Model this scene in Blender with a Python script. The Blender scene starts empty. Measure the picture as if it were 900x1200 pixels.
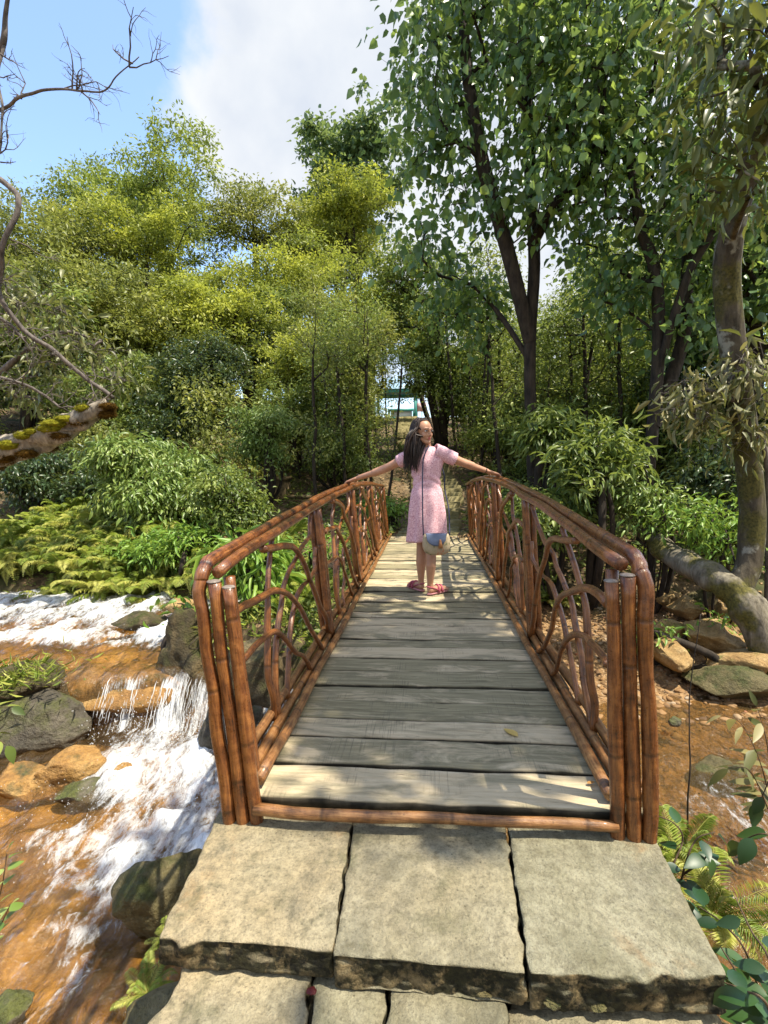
import bpy, math, random
import numpy as np
from mathutils import Matrix, Vector

SC = bpy.context.scene
COL = SC.collection
rng = np.random.default_rng(11)
random.seed(5)
sin, cos, pi = math.sin, math.cos, math.pi

# ------------------------------------------------------------------ camera
FPX = 580.0
CAM = np.array([0.0, 0.0, 1.15])
ROLL = math.radians(1.0)
_ox, _oy = 52.0, 57.0
# undo the roll on the vanishing point offset
_a, _b = _ox, _oy
_ux = _a * cos(ROLL) + _b * sin(ROLL)
_uy = -_a * sin(ROLL) + _b * cos(ROLL)
_p = math.atan(_uy / FPX)
_y = math.atan(_ux * cos(_p) / FPX)
F_ = np.array([-sin(_y) * cos(_p), cos(_y) * cos(_p), -sin(_p)])
R0 = np.array([cos(_y), sin(_y), 0.0])
U0 = np.cross(R0, F_)
R_ = R0 * cos(ROLL) - U0 * sin(ROLL)
U_ = U0 * cos(ROLL) + R0 * sin(ROLL)

def ray(px, py):
    return F_ + R_ * ((px - 450) / FPX) - U_ * ((py - 600) / FPX)
def at_y(px, py, y):
    d = ray(px, py); return CAM + d * ((y - CAM[1]) / d[1])
def at_z(px, py, z):
    d = ray(px, py); return CAM + d * ((z - CAM[2]) / d[2])

cam_d = bpy.data.cameras.new('camera')
cam_o = bpy.data.objects.new('camera', cam_d)
COL.objects.link(cam_o)
cam_d.sensor_fit = 'VERTICAL'; cam_d.sensor_height = 36.0
cam_d.lens = FPX / 1200 * 36.0
cam_d.clip_start = 0.05; cam_d.clip_end = 2000
M = Matrix(((R_[0], U_[0], -F_[0], CAM[0]), (R_[1], U_[1], -F_[1], CAM[1]), (R_[2], U_[2], -F_[2], CAM[2]), (0, 0, 0, 1)))
cam_o.matrix_world = M
SC.camera = cam_o

# ------------------------------------------------------------------ numpy noise
def _h(ix, iy, iz, s):
    n = (ix.astype(np.int64) * 374761393 + iy.astype(np.int64) * 668265263 + iz.astype(np.int64) * 2147483647 + s * 974711) & 0xFFFFFFFF
    n = ((n ^ (n >> 13)) * 1274126177) & 0xFFFFFFFF
    n = ((n ^ (n >> 16)) * 2246822519) & 0xFFFFFFFF
    return ((n ^ (n >> 15)) & 0xFFFFFF) / float(0xFFFFFF)
def vnoise(x, y, z=None, s=0):
    x = np.asarray(x, float); y = np.asarray(y, float)
    z = np.zeros_like(x) if z is None else np.asarray(z, float)
    ix, iy, iz = np.floor(x), np.floor(y), np.floor(z)
    fx, fy, fz = x - ix, y - iy, z - iz
    fx, fy, fz = [t * t * t * (t * (t * 6 - 15) + 10) for t in (fx, fy, fz)]
    out = 0
    for dx in (0, 1):
        wx = fx if dx else 1 - fx
        for dy in (0, 1):
            wy = fy if dy else 1 - fy
            for dz in (0, 1):
                wz = fz if dz else 1 - fz
                out = out + wx * wy * wz * _h(ix + dx, iy + dy, iz + dz, s)
    return out * 2 - 1
def fbm(x, y, z=None, s=0, o=4):
    a, t, f = 0.5, 0, 1.0
    for k in range(o):
        t = t + a * vnoise(np.asarray(x) * f, np.asarray(y) * f, None if z is None else np.asarray(z) * f, s + k * 17)
        a *= 0.5; f *= 2.03
    return t
def sst(a, b, t):
    t = np.clip((np.asarray(t, float) - a) / (b - a), 0, 1)
    return t * t * (3 - 2 * t)

# ------------------------------------------------------------------ objects
def thing(name, label, cat, loc=(0, 0, 0), rz=0, group=None):
    o = bpy.data.objects.new(name, None); COL.objects.link(o)
    o.location = tuple(float(v) for v in loc); o.rotation_euler = (0, 0, rz)
    o.empty_display_size = 0.1
    o['label'] = label; o['category'] = cat
    if group: o['group'] = group
    return o
def tag(o, label, cat, group=None):
    o['label'] = label; o['category'] = cat
    if group: o['group'] = group
    return o
def struct(o, kind='structure', label=None, cat=None):
    o['kind'] = kind
    if label: o['label'] = label
    if cat: o['category'] = cat
    return o

class G:
    """collects geometry for ONE mesh"""
    def __init__(s, round_=False): s.round = round_; s.V = []; s.T = []; s.Q = []; s.n = 0; s.A = {}; s.mi = []
    def add(s, V, tris=None, quads=None, **attrs):
        V = np.asarray(V, float).reshape(-1, 3)
        if tris is not None and len(tris): s.T.append(np.asarray(tris, np.int64).reshape(-1, 3) + s.n)
        if quads is not None and len(quads): s.Q.append(np.asarray(quads, np.int64).reshape(-1, 4) + s.n)
        for k in set(list(s.A) + list(attrs)):
            if k not in s.A: s.A[k] = [np.zeros(s.n)] if s.n else []
            v = attrs.get(k, 0.0)
            s.A[k].append(np.broadcast_to(np.asarray(v, float), (len(V),)).copy())
        s.V.append(V); s.n += len(V)
        return s
    def tube(s, pts, rad, sides=8, cap=True, rnd=0.0, t0=0.0):
        pts = np.asarray(pts, float); n = len(pts)
        rad = np.broadcast_to(np.asarray(rad, float), (n,))
        d = np.gradient(pts, axis=0) if n > 2 else np.repeat((pts[1:] - pts[:1]), 2, 0)
        d /= np.linalg.norm(d, axis=1)[:, None] + 1e-9
        ref = np.array([0, 0, 1.0]) if abs(d[0][2]) < 0.9 else np.array([1.0, 0, 0])
        u = np.cross(ref, d[0]); u /= np.linalg.norm(u)
        ang = np.arange(sides) * 2 * pi / sides
        ca, sa = np.cos(ang)[:, None], np.sin(ang)[:, None]
        V = []; 
        for i in range(n):
            u = u - d[i] * np.dot(u, d[i]); u /= np.linalg.norm(u) + 1e-9
            w = np.cross(d[i], u)
            V.append(pts[i] + rad[i] * (ca * u + sa * w))
        L = np.concatenate([[0], np.cumsum(np.linalg.norm(np.diff(pts, axis=0), axis=1))]) + t0
        V = np.concatenate(V); tt = np.repeat(L, sides); ac = np.tile(ca.ravel(), n); as_ = np.tile(sa.ravel(), n)
        i = np.arange(n - 1)[:, None] * sides; j = np.arange(sides)[None, :]; j2 = (j + 1) % sides
        Q = np.stack([i + j, i + j2, i + sides + j2, i + sides + j], -1).reshape(-1, 4)
        T = []
        if cap:
            V = np.concatenate([V, [pts[0], pts[-1]]]); tt = np.concatenate([tt, [L[0], L[-1]]]); ac = np.concatenate([ac, [0, 0]]); as_ = np.concatenate([as_, [0, 0]])
            b = n * sides
            jj = np.arange(sides); jn = (jj + 1) % sides
            T = np.concatenate([np.stack([jn, jj, np.full(sides, b)], -1), np.stack([(n - 1) * sides + jj, (n - 1) * sides + jn, np.full(sides, b + 1)], -1)])
        return s.add(V, T, Q, t=tt, rnd=rnd, **(dict(ac=ac, sn=as_) if s.round else {}))
    def box(s, x0, x1, y0, y1, z0, z1, **a):
        V = [(x, y, z) for z in (z0, z1) for y in (y0, y1) for x in (x0, x1)]
        Q = [(0, 2, 3, 1), (4, 5, 7, 6), (0, 1, 5, 4), (2, 6, 7, 3), (0, 4, 6, 2), (1, 3, 7, 5)]
        return s.add(V, None, Q, **a)
    def ell(s, c, r, seg=16, rings=10, rot=None, **a):
        th = np.linspace(0, pi, rings + 1)[1:-1]; ph = np.arange(seg) * 2 * pi / seg
        V = [[0, 0, 1]] + [[sin(t) * cos(p), sin(t) * sin(p), cos(t)] for t in th for p in ph] + [[0, 0, -1]]
        V = np.array(V) * np.asarray(r)
        if rot is not None: V = V @ np.asarray(rot).T
        V = V + np.asarray(c)
        m = len(th); T = []; Q = []
        for j in range(seg):
            k = (j + 1) % seg
            T.append((0, 1 + j, 1 + k)); T.append((1 + m * seg, 1 + (m - 1) * seg + k, 1 + (m - 1) * seg + j))
            for i in range(m - 1):
                Q.append((1 + i * seg + j, 1 + (i + 1) * seg + j, 1 + (i + 1) * seg + k, 1 + i * seg + k))
        return s.add(V, T, Q, **a)
    def build(s, name, mat, parent=None, smooth=True, off=None, link=True):
        V = np.concatenate(s.V) if s.V else np.zeros((0, 3))
        if off is None and parent is not None:
            o = parent; off = np.zeros(3)
            while o is not None:
                off = off + np.array(o.location); o = o.parent
        if off is not None: V = V - np.asarray(off)
        T = np.concatenate(s.T) if s.T else np.zeros((0, 3), np.int64)
        Q = np.concatenate(s.Q) if s.Q else np.zeros((0, 4), np.int64)
        me = bpy.data.meshes.new(name)
        me.vertices.add(len(V)); me.vertices.foreach_set('co', V.astype(np.float32).ravel())
        nl = T.size + Q.size
        me.loops.add(nl); me.loops.foreach_set('vertex_index', np.concatenate([T.ravel(), Q.ravel()]).astype(np.int32))
        me.polygons.add(len(T) + len(Q))
        st = np.concatenate([np.arange(len(T)) * 3, T.size + np.arange(len(Q)) * 4]).astype(np.int32)
        me.polygons.foreach_set('loop_start', st)
        if smooth: me.polygons.foreach_set('use_smooth', np.ones(len(T) + len(Q), bool))
        for k, v in s.A.items():
            at = me.attributes.new(k, 'FLOAT', 'POINT'); at.data.foreach_set('value', np.concatenate(v).astype(np.float32))
        me.update(calc_edges=True); me.validate()
        if mat is not None: me.materials.append(mat)
        o = bpy.data.objects.new(name, me)
        COL.objects.link(o)
        if parent is not None: o.parent = parent
        return o

def bez(P, n=12):
    """smooth curve through control points (Catmull-Rom)"""
    P = [np.asarray(p, float) for p in P]
    P = [2 * P[0] - P[1]] + P + [2 * P[-1] - P[-2]]
    out = []
    for i in range(1, len(P) - 2):
        for t in np.linspace(0, 1, n, endpoint=False):
            a, b, c, d = P[i - 1], P[i], P[i + 1], P[i + 2]
            out.append(0.5 * ((2 * b) + (c - a) * t + (2 * a - 5 * b + 4 * c - d) * t * t + (3 * b - a - 3 * c + d) * t ** 3))
    out.append(P[-2])
    return np.array(out)

def copy_tree(o, parent=None):
    c = o.copy(); COL.objects.link(c)
    if parent is not None: c.parent = parent
    for ch in list(o.children): copy_tree(ch, c)
    return c

# ------------------------------------------------------------------ materials
class N:
    def __init__(s, name):
        s.m = bpy.data.materials.new(name); s.m.use_nodes = True
        s.t = s.m.node_tree; s.t.nodes.clear()
        s.out = s.new('ShaderNodeOutputMaterial')
    def new(s, ty, **kw):
        n = s.t.nodes.new(ty)
        for k, v in kw.items(): setattr(n, k, v)
        return n
    def link(s, a, b): s.t.links.new(a, b)
    def setv(s, sock, v):
        if hasattr(v, 'is_linked') or isinstance(v, bpy.types.NodeSocket): s.link(v, sock)
        else: sock.default_value = v
    def obj(s): return s.new('ShaderNodeTexCoord').outputs['Object']
    def pos(s): return s.new('ShaderNodeNewGeometry').outputs['Position']
    def nrm(s): return s.new('ShaderNodeNewGeometry').outputs['Normal']
    def attr(s, k): return s.new('ShaderNodeAttribute', attribute_name=k).outputs['Fac']
    def orand(s): return s.new('ShaderNodeObjectInfo').outputs['Random']
    def mapv(s, v, sc=(1, 1, 1), loc=(0, 0, 0), rot=(0, 0, 0)):
        n = s.new('ShaderNodeMapping'); s.link(v, n.inputs[0])
        n.inputs['Scale'].default_value = sc; n.inputs['Rotation'].default_value = rot
        s.setv(n.inputs['Location'], loc)
        return n.outputs[0]
    def noise(s, v, sc=5, det=4, rough=0.55, dist=0.0):
        n = s.new('ShaderNodeTexNoise'); s.link(v, n.inputs['Vector'])
        n.inputs['Scale'].default_value = sc; n.inputs['Detail'].default_value = det
        n.inputs['Roughness'].default_value = rough; n.inputs['Distortion'].default_value = dist
        return n.outputs['Fac']
    def voro(s, v, sc=5, feat='F1', out='Distance'):
        n = s.new('ShaderNodeTexVoronoi', feature=feat); s.link(v, n.inputs['Vector']); n.inputs['Scale'].default_value = sc
        return n.outputs[out]
    def math(s, op, a, b=0.0, c=0.0, clamp=False):
        n = s.new('ShaderNodeMath', operation=op); n.use_clamp = clamp
        for i, v in enumerate((a, b, c)): s.setv(n.inputs[i], v)
        return n.outputs[0]
    def ramp(s, f, stops, interp='LINEAR'):
        n = s.new('ShaderNodeValToRGB'); s.setv(n.inputs[0], f)
        e = n.color_ramp.elements; n.color_ramp.interpolation = interp
        while len(e) < len(stops): e.new(0.5)
        for x, (p, c) in zip(e, stops):
            x.position = p; x.color = (c[0], c[1], c[2], 1) if not isinstance(c, (int, float)) else (c, c, c, 1)
        return n.outputs[0]
    def mix(s, f, a, b, bt='MIX'):
        n = s.new('ShaderNodeMix', data_type='RGBA', blend_type=bt)
        s.setv(n.inputs[0], f)
        for i, v in ((6, a), (7, b)):
            s.setv(n.inputs[i], v if not isinstance(v, tuple) or len(v) == 4 else (*v, 1))
        return n.outputs[2]
    def bump(s, h, st=0.3, d=0.02, nrm=None):
        n = s.new('ShaderNodeBump'); s.link(h, n.inputs['Height']); n.inputs['Strength'].default_value = st; n.inputs['Distance'].default_value = d
        if nrm is not None: s.link(nrm, n.inputs['Normal'])
        return n.outputs[0]
    def prin(s, col, rough=0.6, normal=None, spec=0.5, coat=0.0, metal=0.0, coat_rough=0.15):
        n = s.new('ShaderNodeBsdfPrincipled')
        s.setv(n.inputs['Base Color'], col if not isinstance(col, tuple) or len(col) == 4 else (*col, 1))
        s.setv(n.inputs['Roughness'], rough); s.setv(n.inputs['Specular IOR Level'], spec)
        n.inputs['Coat Weight'].default_value = coat; n.inputs['Metallic'].default_value = metal; n.inputs['Coat Roughness'].default_value = coat_rough
        if normal is not None: s.link(normal, n.inputs['Normal'])
        return n.outputs[0]
    def mixs(s, f, a, b):
        n = s.new('ShaderNodeMixShader'); s.setv(n.inputs[0], f); s.link(a, n.inputs[1]); s.link(b, n.inputs[2]); return n.outputs[0]
    def done(s, sh): s.link(sh, s.out.inputs[0]); return s.m

BOOST = 1.6
def m_leaf(name, cols, trans=0.35, rough=0.42, spec=0.5, pos=(0.0, 0.5, 1.0)):
    n = N(name)
    r = n.attr('rnd')
    cols = [tuple(v * BOOST for v in c_) for c_ in cols]
    c = n.ramp(r, list(zip(pos, cols)))
    nz = n.noise(n.pos(), 9.0, 2)
    c = n.mix(n.math('MULTIPLY', nz, 0.35), c, (cols[0][0] * .8, cols[0][1] * .8, cols[0][2] * .8))
    b = n.prin(c, rough, None, spec)
    t = n.new('ShaderNodeBsdfTranslucent')
    tc = n.mix(0.5, c, (0.5, 0.55, 0.08), 'MIX')
    n.link(n.mix(0.55, c, tc), t.inputs['Color'])
    return n.done(n.mixs(trans, b, t.outputs[0]))

def m_bark(name, c1, c2, sc=6.0, moss=None, lichen=None):
    n = N(name); o = n.pos()
    v = n.mapv(o, (1, 1, 0.3))
    f = n.noise(v, sc * 2.2, 6, 0.65)
    c = n.ramp(f, [(0.32, c1), (0.68, c2)])
    if lichen: c = n.mix(n.ramp(n.noise(o, sc * .9, 5, 0.6), [(0.55, 0.0), (0.63, 1.0)]), c, lichen)
    if moss:
        mk = n.ramp(n.noise(o, 2.6, 4, 0.6), [(0.47, 0.0), (0.58, 1.0)])
        c = n.mix(mk, c, n.ramp(n.noise(o, 40, 3), [(0.3, moss[0]), (0.7, moss[1])]))
    h = n.math('ADD', f, n.math('MULTIPLY', n.voro(v, sc * 3), 0.6))
    return n.done(n.prin(c, 0.85, n.bump(h, 0.7, 0.02), 0.3))

def m_pole(name, dark, mid, light, gloss=0.3):
    n = N(name); o = n.obj()
    t = n.attr('t'); r = n.attr('rnd')
    off = n.math('MULTIPLY', r, 37.0)
    cb = n.new('ShaderNodeCombineXYZ'); n.setv(cb.inputs[0], off); n.setv(cb.inputs[1], n.math('MULTIPLY', t, 1.0)); n.setv(cb.inputs[2], 0.0)
    blot = n.noise(n.mapv(o, (1, 1, 1), cb.outputs[0]), 9, 5, 0.65, 0.4)
    c2 = n.new('ShaderNodeCombineXYZ'); n.setv(c2.inputs[0], n.attr('ac')); n.setv(c2.inputs[1], n.attr('sn')); n.setv(c2.inputs[2], n.math('ADD', n.math('MULTIPLY', t, 4.0), off))
    streak = n.noise(c2.outputs[0], 2.6, 6, 0.72, 0.3)
    fine = n.noise(n.mapv(o, (60, 60, 60)), 1.5, 3)
    c = n.ramp(n.math('ADD', n.math('MULTIPLY', blot, 0.45), n.math('MULTIPLY', streak, 0.55)), [(0.38, dark), (0.49, mid), (0.61, light), (0.72, tuple(v * 1.5 for v in light))])
    c = n.mix(n.math('MULTIPLY', r, 0.25), c, mid)
    # node rings
    ph = n.math('FRACT', n.math('ADD', n.math('MULTIPLY', t, 2.3), off))
    ring = n.ramp(n.math('ABSOLUTE', n.math('SUBTRACT', ph, 0.5)), [(0.0, 1.0), (0.010, 0.7), (0.024, 0.0)])
    c = n.mix(n.math('MULTIPLY', ring, 0.6), c, tuple(v * 0.35 for v in dark))
    spots = n.ramp(n.voro(o, 38), [(0.0, 1.0), (0.10, 0.8), (0.16, 0.0)])
    c = n.mix(n.math('MULTIPLY', spots, 0.5), c, tuple(v * 0.4 for v in dark))
    h = n.math('SUBTRACT', n.noise(o, 30, 4), n.math('MULTIPLY', ring, 0.5))
    return n.done(n.prin(c, n.ramp(fine, [(0.3, gloss), (0.7, gloss + 0.22)]), n.bump(n.math('ADD', h, n.math('MULTIPLY', streak, 1.2)), 0.5, 0.006), 0.45, coat=0.28, coat_rough=0.2))

def m_plain(name, col, rough=0.6, var=0.15, sc=8, bump=0.1, spec=0.4, metal=0.0):
    n = N(name); o = n.obj(); f = n.noise(o, sc, 5, 0.6)
    c = n.ramp(f, [(0.25, tuple(v * (1 - var) for v in col)), (0.75, tuple(min(1, v * (1 + var)) for v in col))])
    return n.done(n.prin(c, rough, n.bump(n.noise(o, sc * 6, 4), bump, 0.005), spec, metal=metal))

def m_rock(name, c1, c2, c3, sc=3.0, moss=None, mossamt=0.55, wet=0.0):
    n = N(name); o = n.pos()
    f = n.noise(o, sc, 7, 0.65, 0.5)
    c = n.ramp(f, [(0.3, c1), (0.5, c2), (0.7, c3)])
    g = n.noise(o, sc * 14, 4, 0.7)
    c = n.mix(n.ramp(g, [(0.3, 0.55), (0.6, 0.0)]), c, tuple(v * 0.45 for v in c1))
    if moss:
        up = n.new('ShaderNodeSeparateXYZ'); n.link(n.nrm(), up.inputs[0])
        mk = n.math('MULTIPLY', n.ramp(up.outputs[2], [(0.1, 0.0), (0.6, 1.0)]), n.ramp(n.noise(o, sc * 1.3, 5, 0.65), [(mossamt - .06, 0.0), (mossamt + .08, 1.0)]))
        c = n.mix(mk, c, n.ramp(n.noise(o, 45, 3), [(0.3, moss), (0.75, tuple(v * 2.2 for v in moss))]))
    h = n.math('ADD', f, n.math('MULTIPLY', g, 0.35))
    return n.done(n.prin(c, 0.8 - 0.5 * wet, n.bump(n.math('ADD', h, n.math('MULTIPLY', n.noise(o, sc * 5, 6, 0.7), 0.8)), 0.9, 0.05), 0.3 + 0.3 * wet))
# ================================================================== world, sun, view
W = bpy.data.worlds.new('World'); SC.world = W; W.use_nodes = True
wt = W.node_tree; wt.nodes.clear()
SUN_DIR = np.array([0.40, -0.10, 0.90]); SUN_DIR /= np.linalg.norm(SUN_DIR)
SUN_EL = math.asin(SUN_DIR[2]); SUN_AZ = math.atan2(SUN_DIR[0], SUN_DIR[1])
sky = wt.nodes.new('ShaderNodeTexSky'); sky.sky_type = 'NISHITA'; sky.sun_disc = False
sky.sun_elevation = SUN_EL; sky.sun_rotation = SUN_AZ
sky.air_density = 1.0; sky.dust_density = 1.2; sky.ozone_density = 2.0
tc = wt.nodes.new('ShaderNodeTexCoord')
def wn(ty, **k):
    n = wt.nodes.new(ty)
    for a, b in k.items(): setattr(n, a, b)
    return n
cl_dir = Vector(ray(400, 70)); cl_dir.normalize()
def blob(dirv, a0, a1):
    d = wn('ShaderNodeVectorMath', operation='DOT_PRODUCT'); wt.links.new(tc.outputs['Generated'], d.inputs[0]); d.inputs[1].default_value = dirv
    m = wn('ShaderNodeMapRange'); m.interpolation_type = 'SMOOTHSTEP'; wt.links.new(d.outputs['Value'], m.inputs[0])
    m.inputs[1].default_value = cos(a1); m.inputs[2].default_value = cos(a0)
    return m.outputs[0]
def wmath(op, a, b):
    n = wn('ShaderNodeMath', operation=op)
    for i, v in enumerate((a, b)):
        if isinstance(v, (int, float)): n.inputs[i].default_value = v
        else: wt.links.new(v, n.inputs[i])
    return n.outputs[0]
def ndir(px, py):
    v = Vector(ray(px, py)); v.normalize(); return v
b1 = blob(ndir(375, 80), 0.06, 0.30); b2 = blob(ndir(520, 130), 0.12, 0.42); b3 = blob(ndir(640, 260), 0.1, 0.5); b4 = blob(ndir(300, 160), 0.03, 0.22)
b5 = blob(Vector((0.35, -0.75, 0.55)).normalized(), 0.5, 1.35)      # unseen cloud added behind the camera for neutral fill light
msk = wmath('MAXIMUM', b5,  wmath('MAXIMUM', wmath('MAXIMUM', b1, b2), wmath('MAXIMUM', b3, wmath('MULTIPLY', b4, 0.5))))
nz = wn('ShaderNodeTexNoise'); wt.links.new(tc.outputs['Generated'], nz.inputs['Vector'])
nz.inputs['Scale'].default_value = 4.5; nz.inputs['Detail'].default_value = 7; nz.inputs['Roughness'].default_value = 0.52
cl = wmath('ADD', wmath('MULTIPLY', msk, 0.75), wmath('MULTIPLY', wmath('SUBTRACT', nz.outputs['Fac'], 0.5), 1.9))
cr = wn('ShaderNodeMapRange'); cr.interpolation_type = 'SMOOTHSTEP'; wt.links.new(cl, cr.inputs[0])
cr.inputs[1].default_value = 0.22; cr.inputs[2].default_value = 0.56
mx = wn('ShaderNodeMix', data_type='RGBA'); wt.links.new(cr.outputs[0], mx.inputs[0])
wt.links.new(sky.outputs[0], mx.inputs[6]); cz = wn('ShaderNodeTexNoise'); wt.links.new(tc.outputs['Generated'], cz.inputs['Vector']); cz.inputs['Scale'].default_value = 7.0; cz.inputs['Detail'].default_value = 6
cc = wn('ShaderNodeMix', data_type='RGBA'); cm = wn('ShaderNodeMapRange'); wt.links.new(cz.outputs['Fac'], cm.inputs[0]); cm.inputs[1].default_value = 0.35; cm.inputs[2].default_value = 0.65
wt.links.new(cm.outputs[0], cc.inputs[0]); cc.inputs[6].default_value = (1.85, 2.0, 2.25, 1); cc.inputs[7].default_value = (2.35, 2.42, 2.5, 1); wt.links.new(cc.outputs[2], mx.inputs[7])
bg = wn('ShaderNodeBackground'); bg.inputs['Strength'].default_value = 0.15
wt.links.new(mx.outputs[2], bg.inputs['Color'])
wo = wn('ShaderNodeOutputWorld'); wt.links.new(bg.outputs[0], wo.inputs[0])

sd = bpy.data.lights.new('sun', 'SUN'); sd.energy = 3.25; sd.angle = math.radians(0.6); sd.color = (1.0, 0.92, 0.76)
so = bpy.data.objects.new('sun', sd); COL.objects.link(so)
so.rotation_euler = Vector(tuple(SUN_DIR)).to_track_quat('Z', 'Y').to_euler()
so.location = (8, -2, 20)
vs = SC.view_settings; SC.display_settings.display_device = 'sRGB'
vs.view_transform = 'Standard'; vs.look = 'None'; vs.gamma = 1.0; vs.use_curve_mapping = False
vs.exposure = 1.45
cy = SC.cycles
cy.max_bounces = 6; cy.diffuse_bounces = 3; cy.glossy_bounces = 2; cy.transmission_bounces = 4; cy.transparent_max_bounces = 10
cy.use_denoising = True; cy.caustics_reflective = False; cy.caustics_refractive = False
cy.sample_clamp_indirect = 4.0

# ================================================================== terrain
def lipy(x): return 4.35 + 0.14 * vnoise(np.asarray(x) * 1.7, np.asarray(x) * 0 + 3.3, s=5) + 0.10 * np.asarray(x + 2.5)*0
UP_W, LO_W = -0.80, -1.27          # water levels
R_W = -1.22
def pathx(y):
    y = np.asarray(y, float)
    return np.interp(y, [7, 8.5, 12, 16, 22, 28, 60], [0.02, 0.02, 0.22, -0.15, -0.95, -1.25, -1.3])
def hill(x, y):
    h = 0.20 * np.clip(y - 9.5, 0, 19) + 0.02 * np.clip(y - 28.5, 0, 80)
    left = np.clip(-x - 2.5, 0, 26) * 0.17 * sst(7.5, 14, y)
    right = -np.clip(x - 2.0, 0, 20) * 0.10 * sst(9, 20, y)
    return h + left + right
def terrain(x, y):
    x = np.asarray(x, float); y = np.asarray(y, float)
    n1 = fbm(x * 0.9, y * 0.9, s=2); n2 = fbm(x * 3.1, y * 3.1, s=9); n3 = fbm(x * 9, y * 9, s=31, o=3)
    far = hill(x, y) - 0.02
    bed = -1.40 + 0.05 * n2 + 0.03 * n3
    # left bank behind the upper pool
    bank_l = -0.62 + (far + 0.62) * sst(6.4, 9.2, y - 0.5 * n1) + 0.10 * n2
    pool = -0.93 + 0.09 * n2 + 0.04 * n3
    ly = lipy(x)
    up_t = sst(-0.12, 0.14, y - ly + 0.10 * n2)
    zl = bed + (pool - bed) * up_t
    be = 6.55 + 0.35 * n1 + 0.12 * np.clip(-x - 3, 0, 3)
    zl = zl + (bank_l - zl) * sst(-0.15, 0.35, y - be)
    # rocky bank beside the bridge
    bank_m = -0.42 + 0.10 * n1 + 0.13 * n2 + (far + 0.42) * sst(5.5, 8.0, y)
    zm = bed + (bank_m - bed) * sst(-0.15, 0.3, y - 4.25 - 0.25 * n1)
    # right side gravel
    zg = -1.36 + 0.115 * np.clip(y - 3.6, 0, 3.6) + 0.03 * n2 + 0.02 * n3
    bank_r = far + 0.0 * x - 0.25 + 0.25 * sst(8, 11, y) + 0.12 * n2
    zr = zg + (bank_r - zg) * sst(7.0, 8.6, y + 0.5 * n1)
    # right rim further out
    zr = zr + (np.maximum(bank_r, -0.2) - zr) * sst(4.6, 6.2, x - 0.10 * (y - 4) + 0.3 * n1)
    a = sst(-2.55, -2.15, x + 0.18 * n2)     # left pool -> mid bank
    b = sst(0.7, 1.5, x + 0.2 * n1)
    z = zl * (1 - a) + zm * a
    z = z * (1 - b) + zr * b
    z = z + (far - z) * sst(7.2, 8.2, y) * sst(1.6, 0.7, np.abs(x))
    # near bank under the stone step
    nb = -0.62 + 0.05 * n2 - 0.3 * sst(0.6, 1.3, np.abs(x - 0.1))
    w = sst(1.75, 1.45, y + 0.08 * n2) * sst(-1.25, -0.72, x + 0.1 * n2 + 0.10 * y) * (1 - sst(1.15, 1.8, x + 0.1 * n2))
    z = z + (nb - z) * w
    behind = sst(0.9, -1.5, y)
    z = z + (np.maximum(z, -0.62) - z) * behind
    pm = sst(1.3, 0.6, np.abs(x - pathx(y))) * sst(7.6, 8.2, y)
    return z + 0.02 * n3 * sst(8, 7, y) + 0.12 * n1 * sst(9, 13, y) * (1 - pm) - 0.07 * pm
def tz(x, y): return float(terrain(np.array([x]), np.array([y]))[0])

def axis(lo, a, b, hi, st, g=1.12):
    mid = list(np.arange(a, b + 1e-6, st)); up = []; s = st; v = b
    while v < hi: s *= g; v += s; up.append(v)
    dn = []; s = st; v = a
    while v > lo: s *= g; v -= s; dn.append(v)
    return np.array(dn[::-1] + mid + up)
gx = axis(-140, -5.6, 5.0, 140, 0.05); gy = axis(-14, 0.8, 9.2, 260, 0.05, 1.09)
X, Y = np.meshgrid(gx, gy); Z = terrain(X, Y)
ni, nj = X.shape
ii = (np.arange(ni - 1)[:, None] * nj + np.arange(nj - 1)[None, :])
quads = np.stack([ii, ii + 1, ii + nj + 1, ii + nj], -1).reshape(-1, 4)
xf, yf = X.ravel(), Y.ravel()
nn = fbm(xf * 1.1, yf * 1.1, s=77)
wet = sst(-0.72, -0.95, Z.ravel() + 0.1 * nn) * sst(7.4, 6.6, yf)            # stream bed
orange = wet * sst(0.9, -0.4, xf)
gravel = wet * sst(0.5, 1.3, xf)
path_m = sst(0.75, 0.5, np.abs(xf - pathx(yf)) + 0.2 * nn) * sst(7.0, 7.6, yf) * sst(60, 40, yf)
g = G(); g.add(np.stack([xf, yf, Z.ravel()], -1), None, quads, orange=orange, gravel=gravel, path=path_m)
n = N('earth'); o = n.pos()
soil = n.ramp(n.noise(o, 3.0, 7, 0.65), [(0.3, (0.028, 0.021, 0.012)), (0.5, (0.085, 0.06, 0.03)), (0.68, (0.21, 0.145, 0.07))])
litter = n.ramp(n.voro(n.mapv(o, (1, 1, 1)), 22, out='Color'), [(0.2, (0.05, 0.035, 0.018)), (0.8, (0.24, 0.16, 0.085))])
soil = n.mix(n.ramp(n.noise(o, 0.8, 4), [(0.42, 0.0), (0.55, 0.75)]), soil, litter)
soil = n.mix(n.ramp(n.noise(o, 1.3, 5, 0.6), [(0.50, 0.0), (0.62, 0.75)]), soil, (0.035, 0.055, 0.012))
orf = n.noise(n.mapv(o, (1.0, 0.55, 1.0), rot=(0, 0, 0.5)), 2.3, 8, 0.66, 0.6)
ora = n.ramp(orf, [(0.28, (0.075, 0.04, 0.013)), (0.42, (0.28, 0.145, 0.026)), (0.55, (0.47, 0.255, 0.048)), (0.72, (0.60, 0.38, 0.11))])
ora = n.mix(n.ramp(n.noise(n.mapv(o, (1, .6, 1), rot=(0, 0, .5)), 1.1, 6, 0.7, .8), [(0.46, 0.0), (0.66, 0.6)]), ora, (0.19, 0.105, 0.028))
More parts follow.
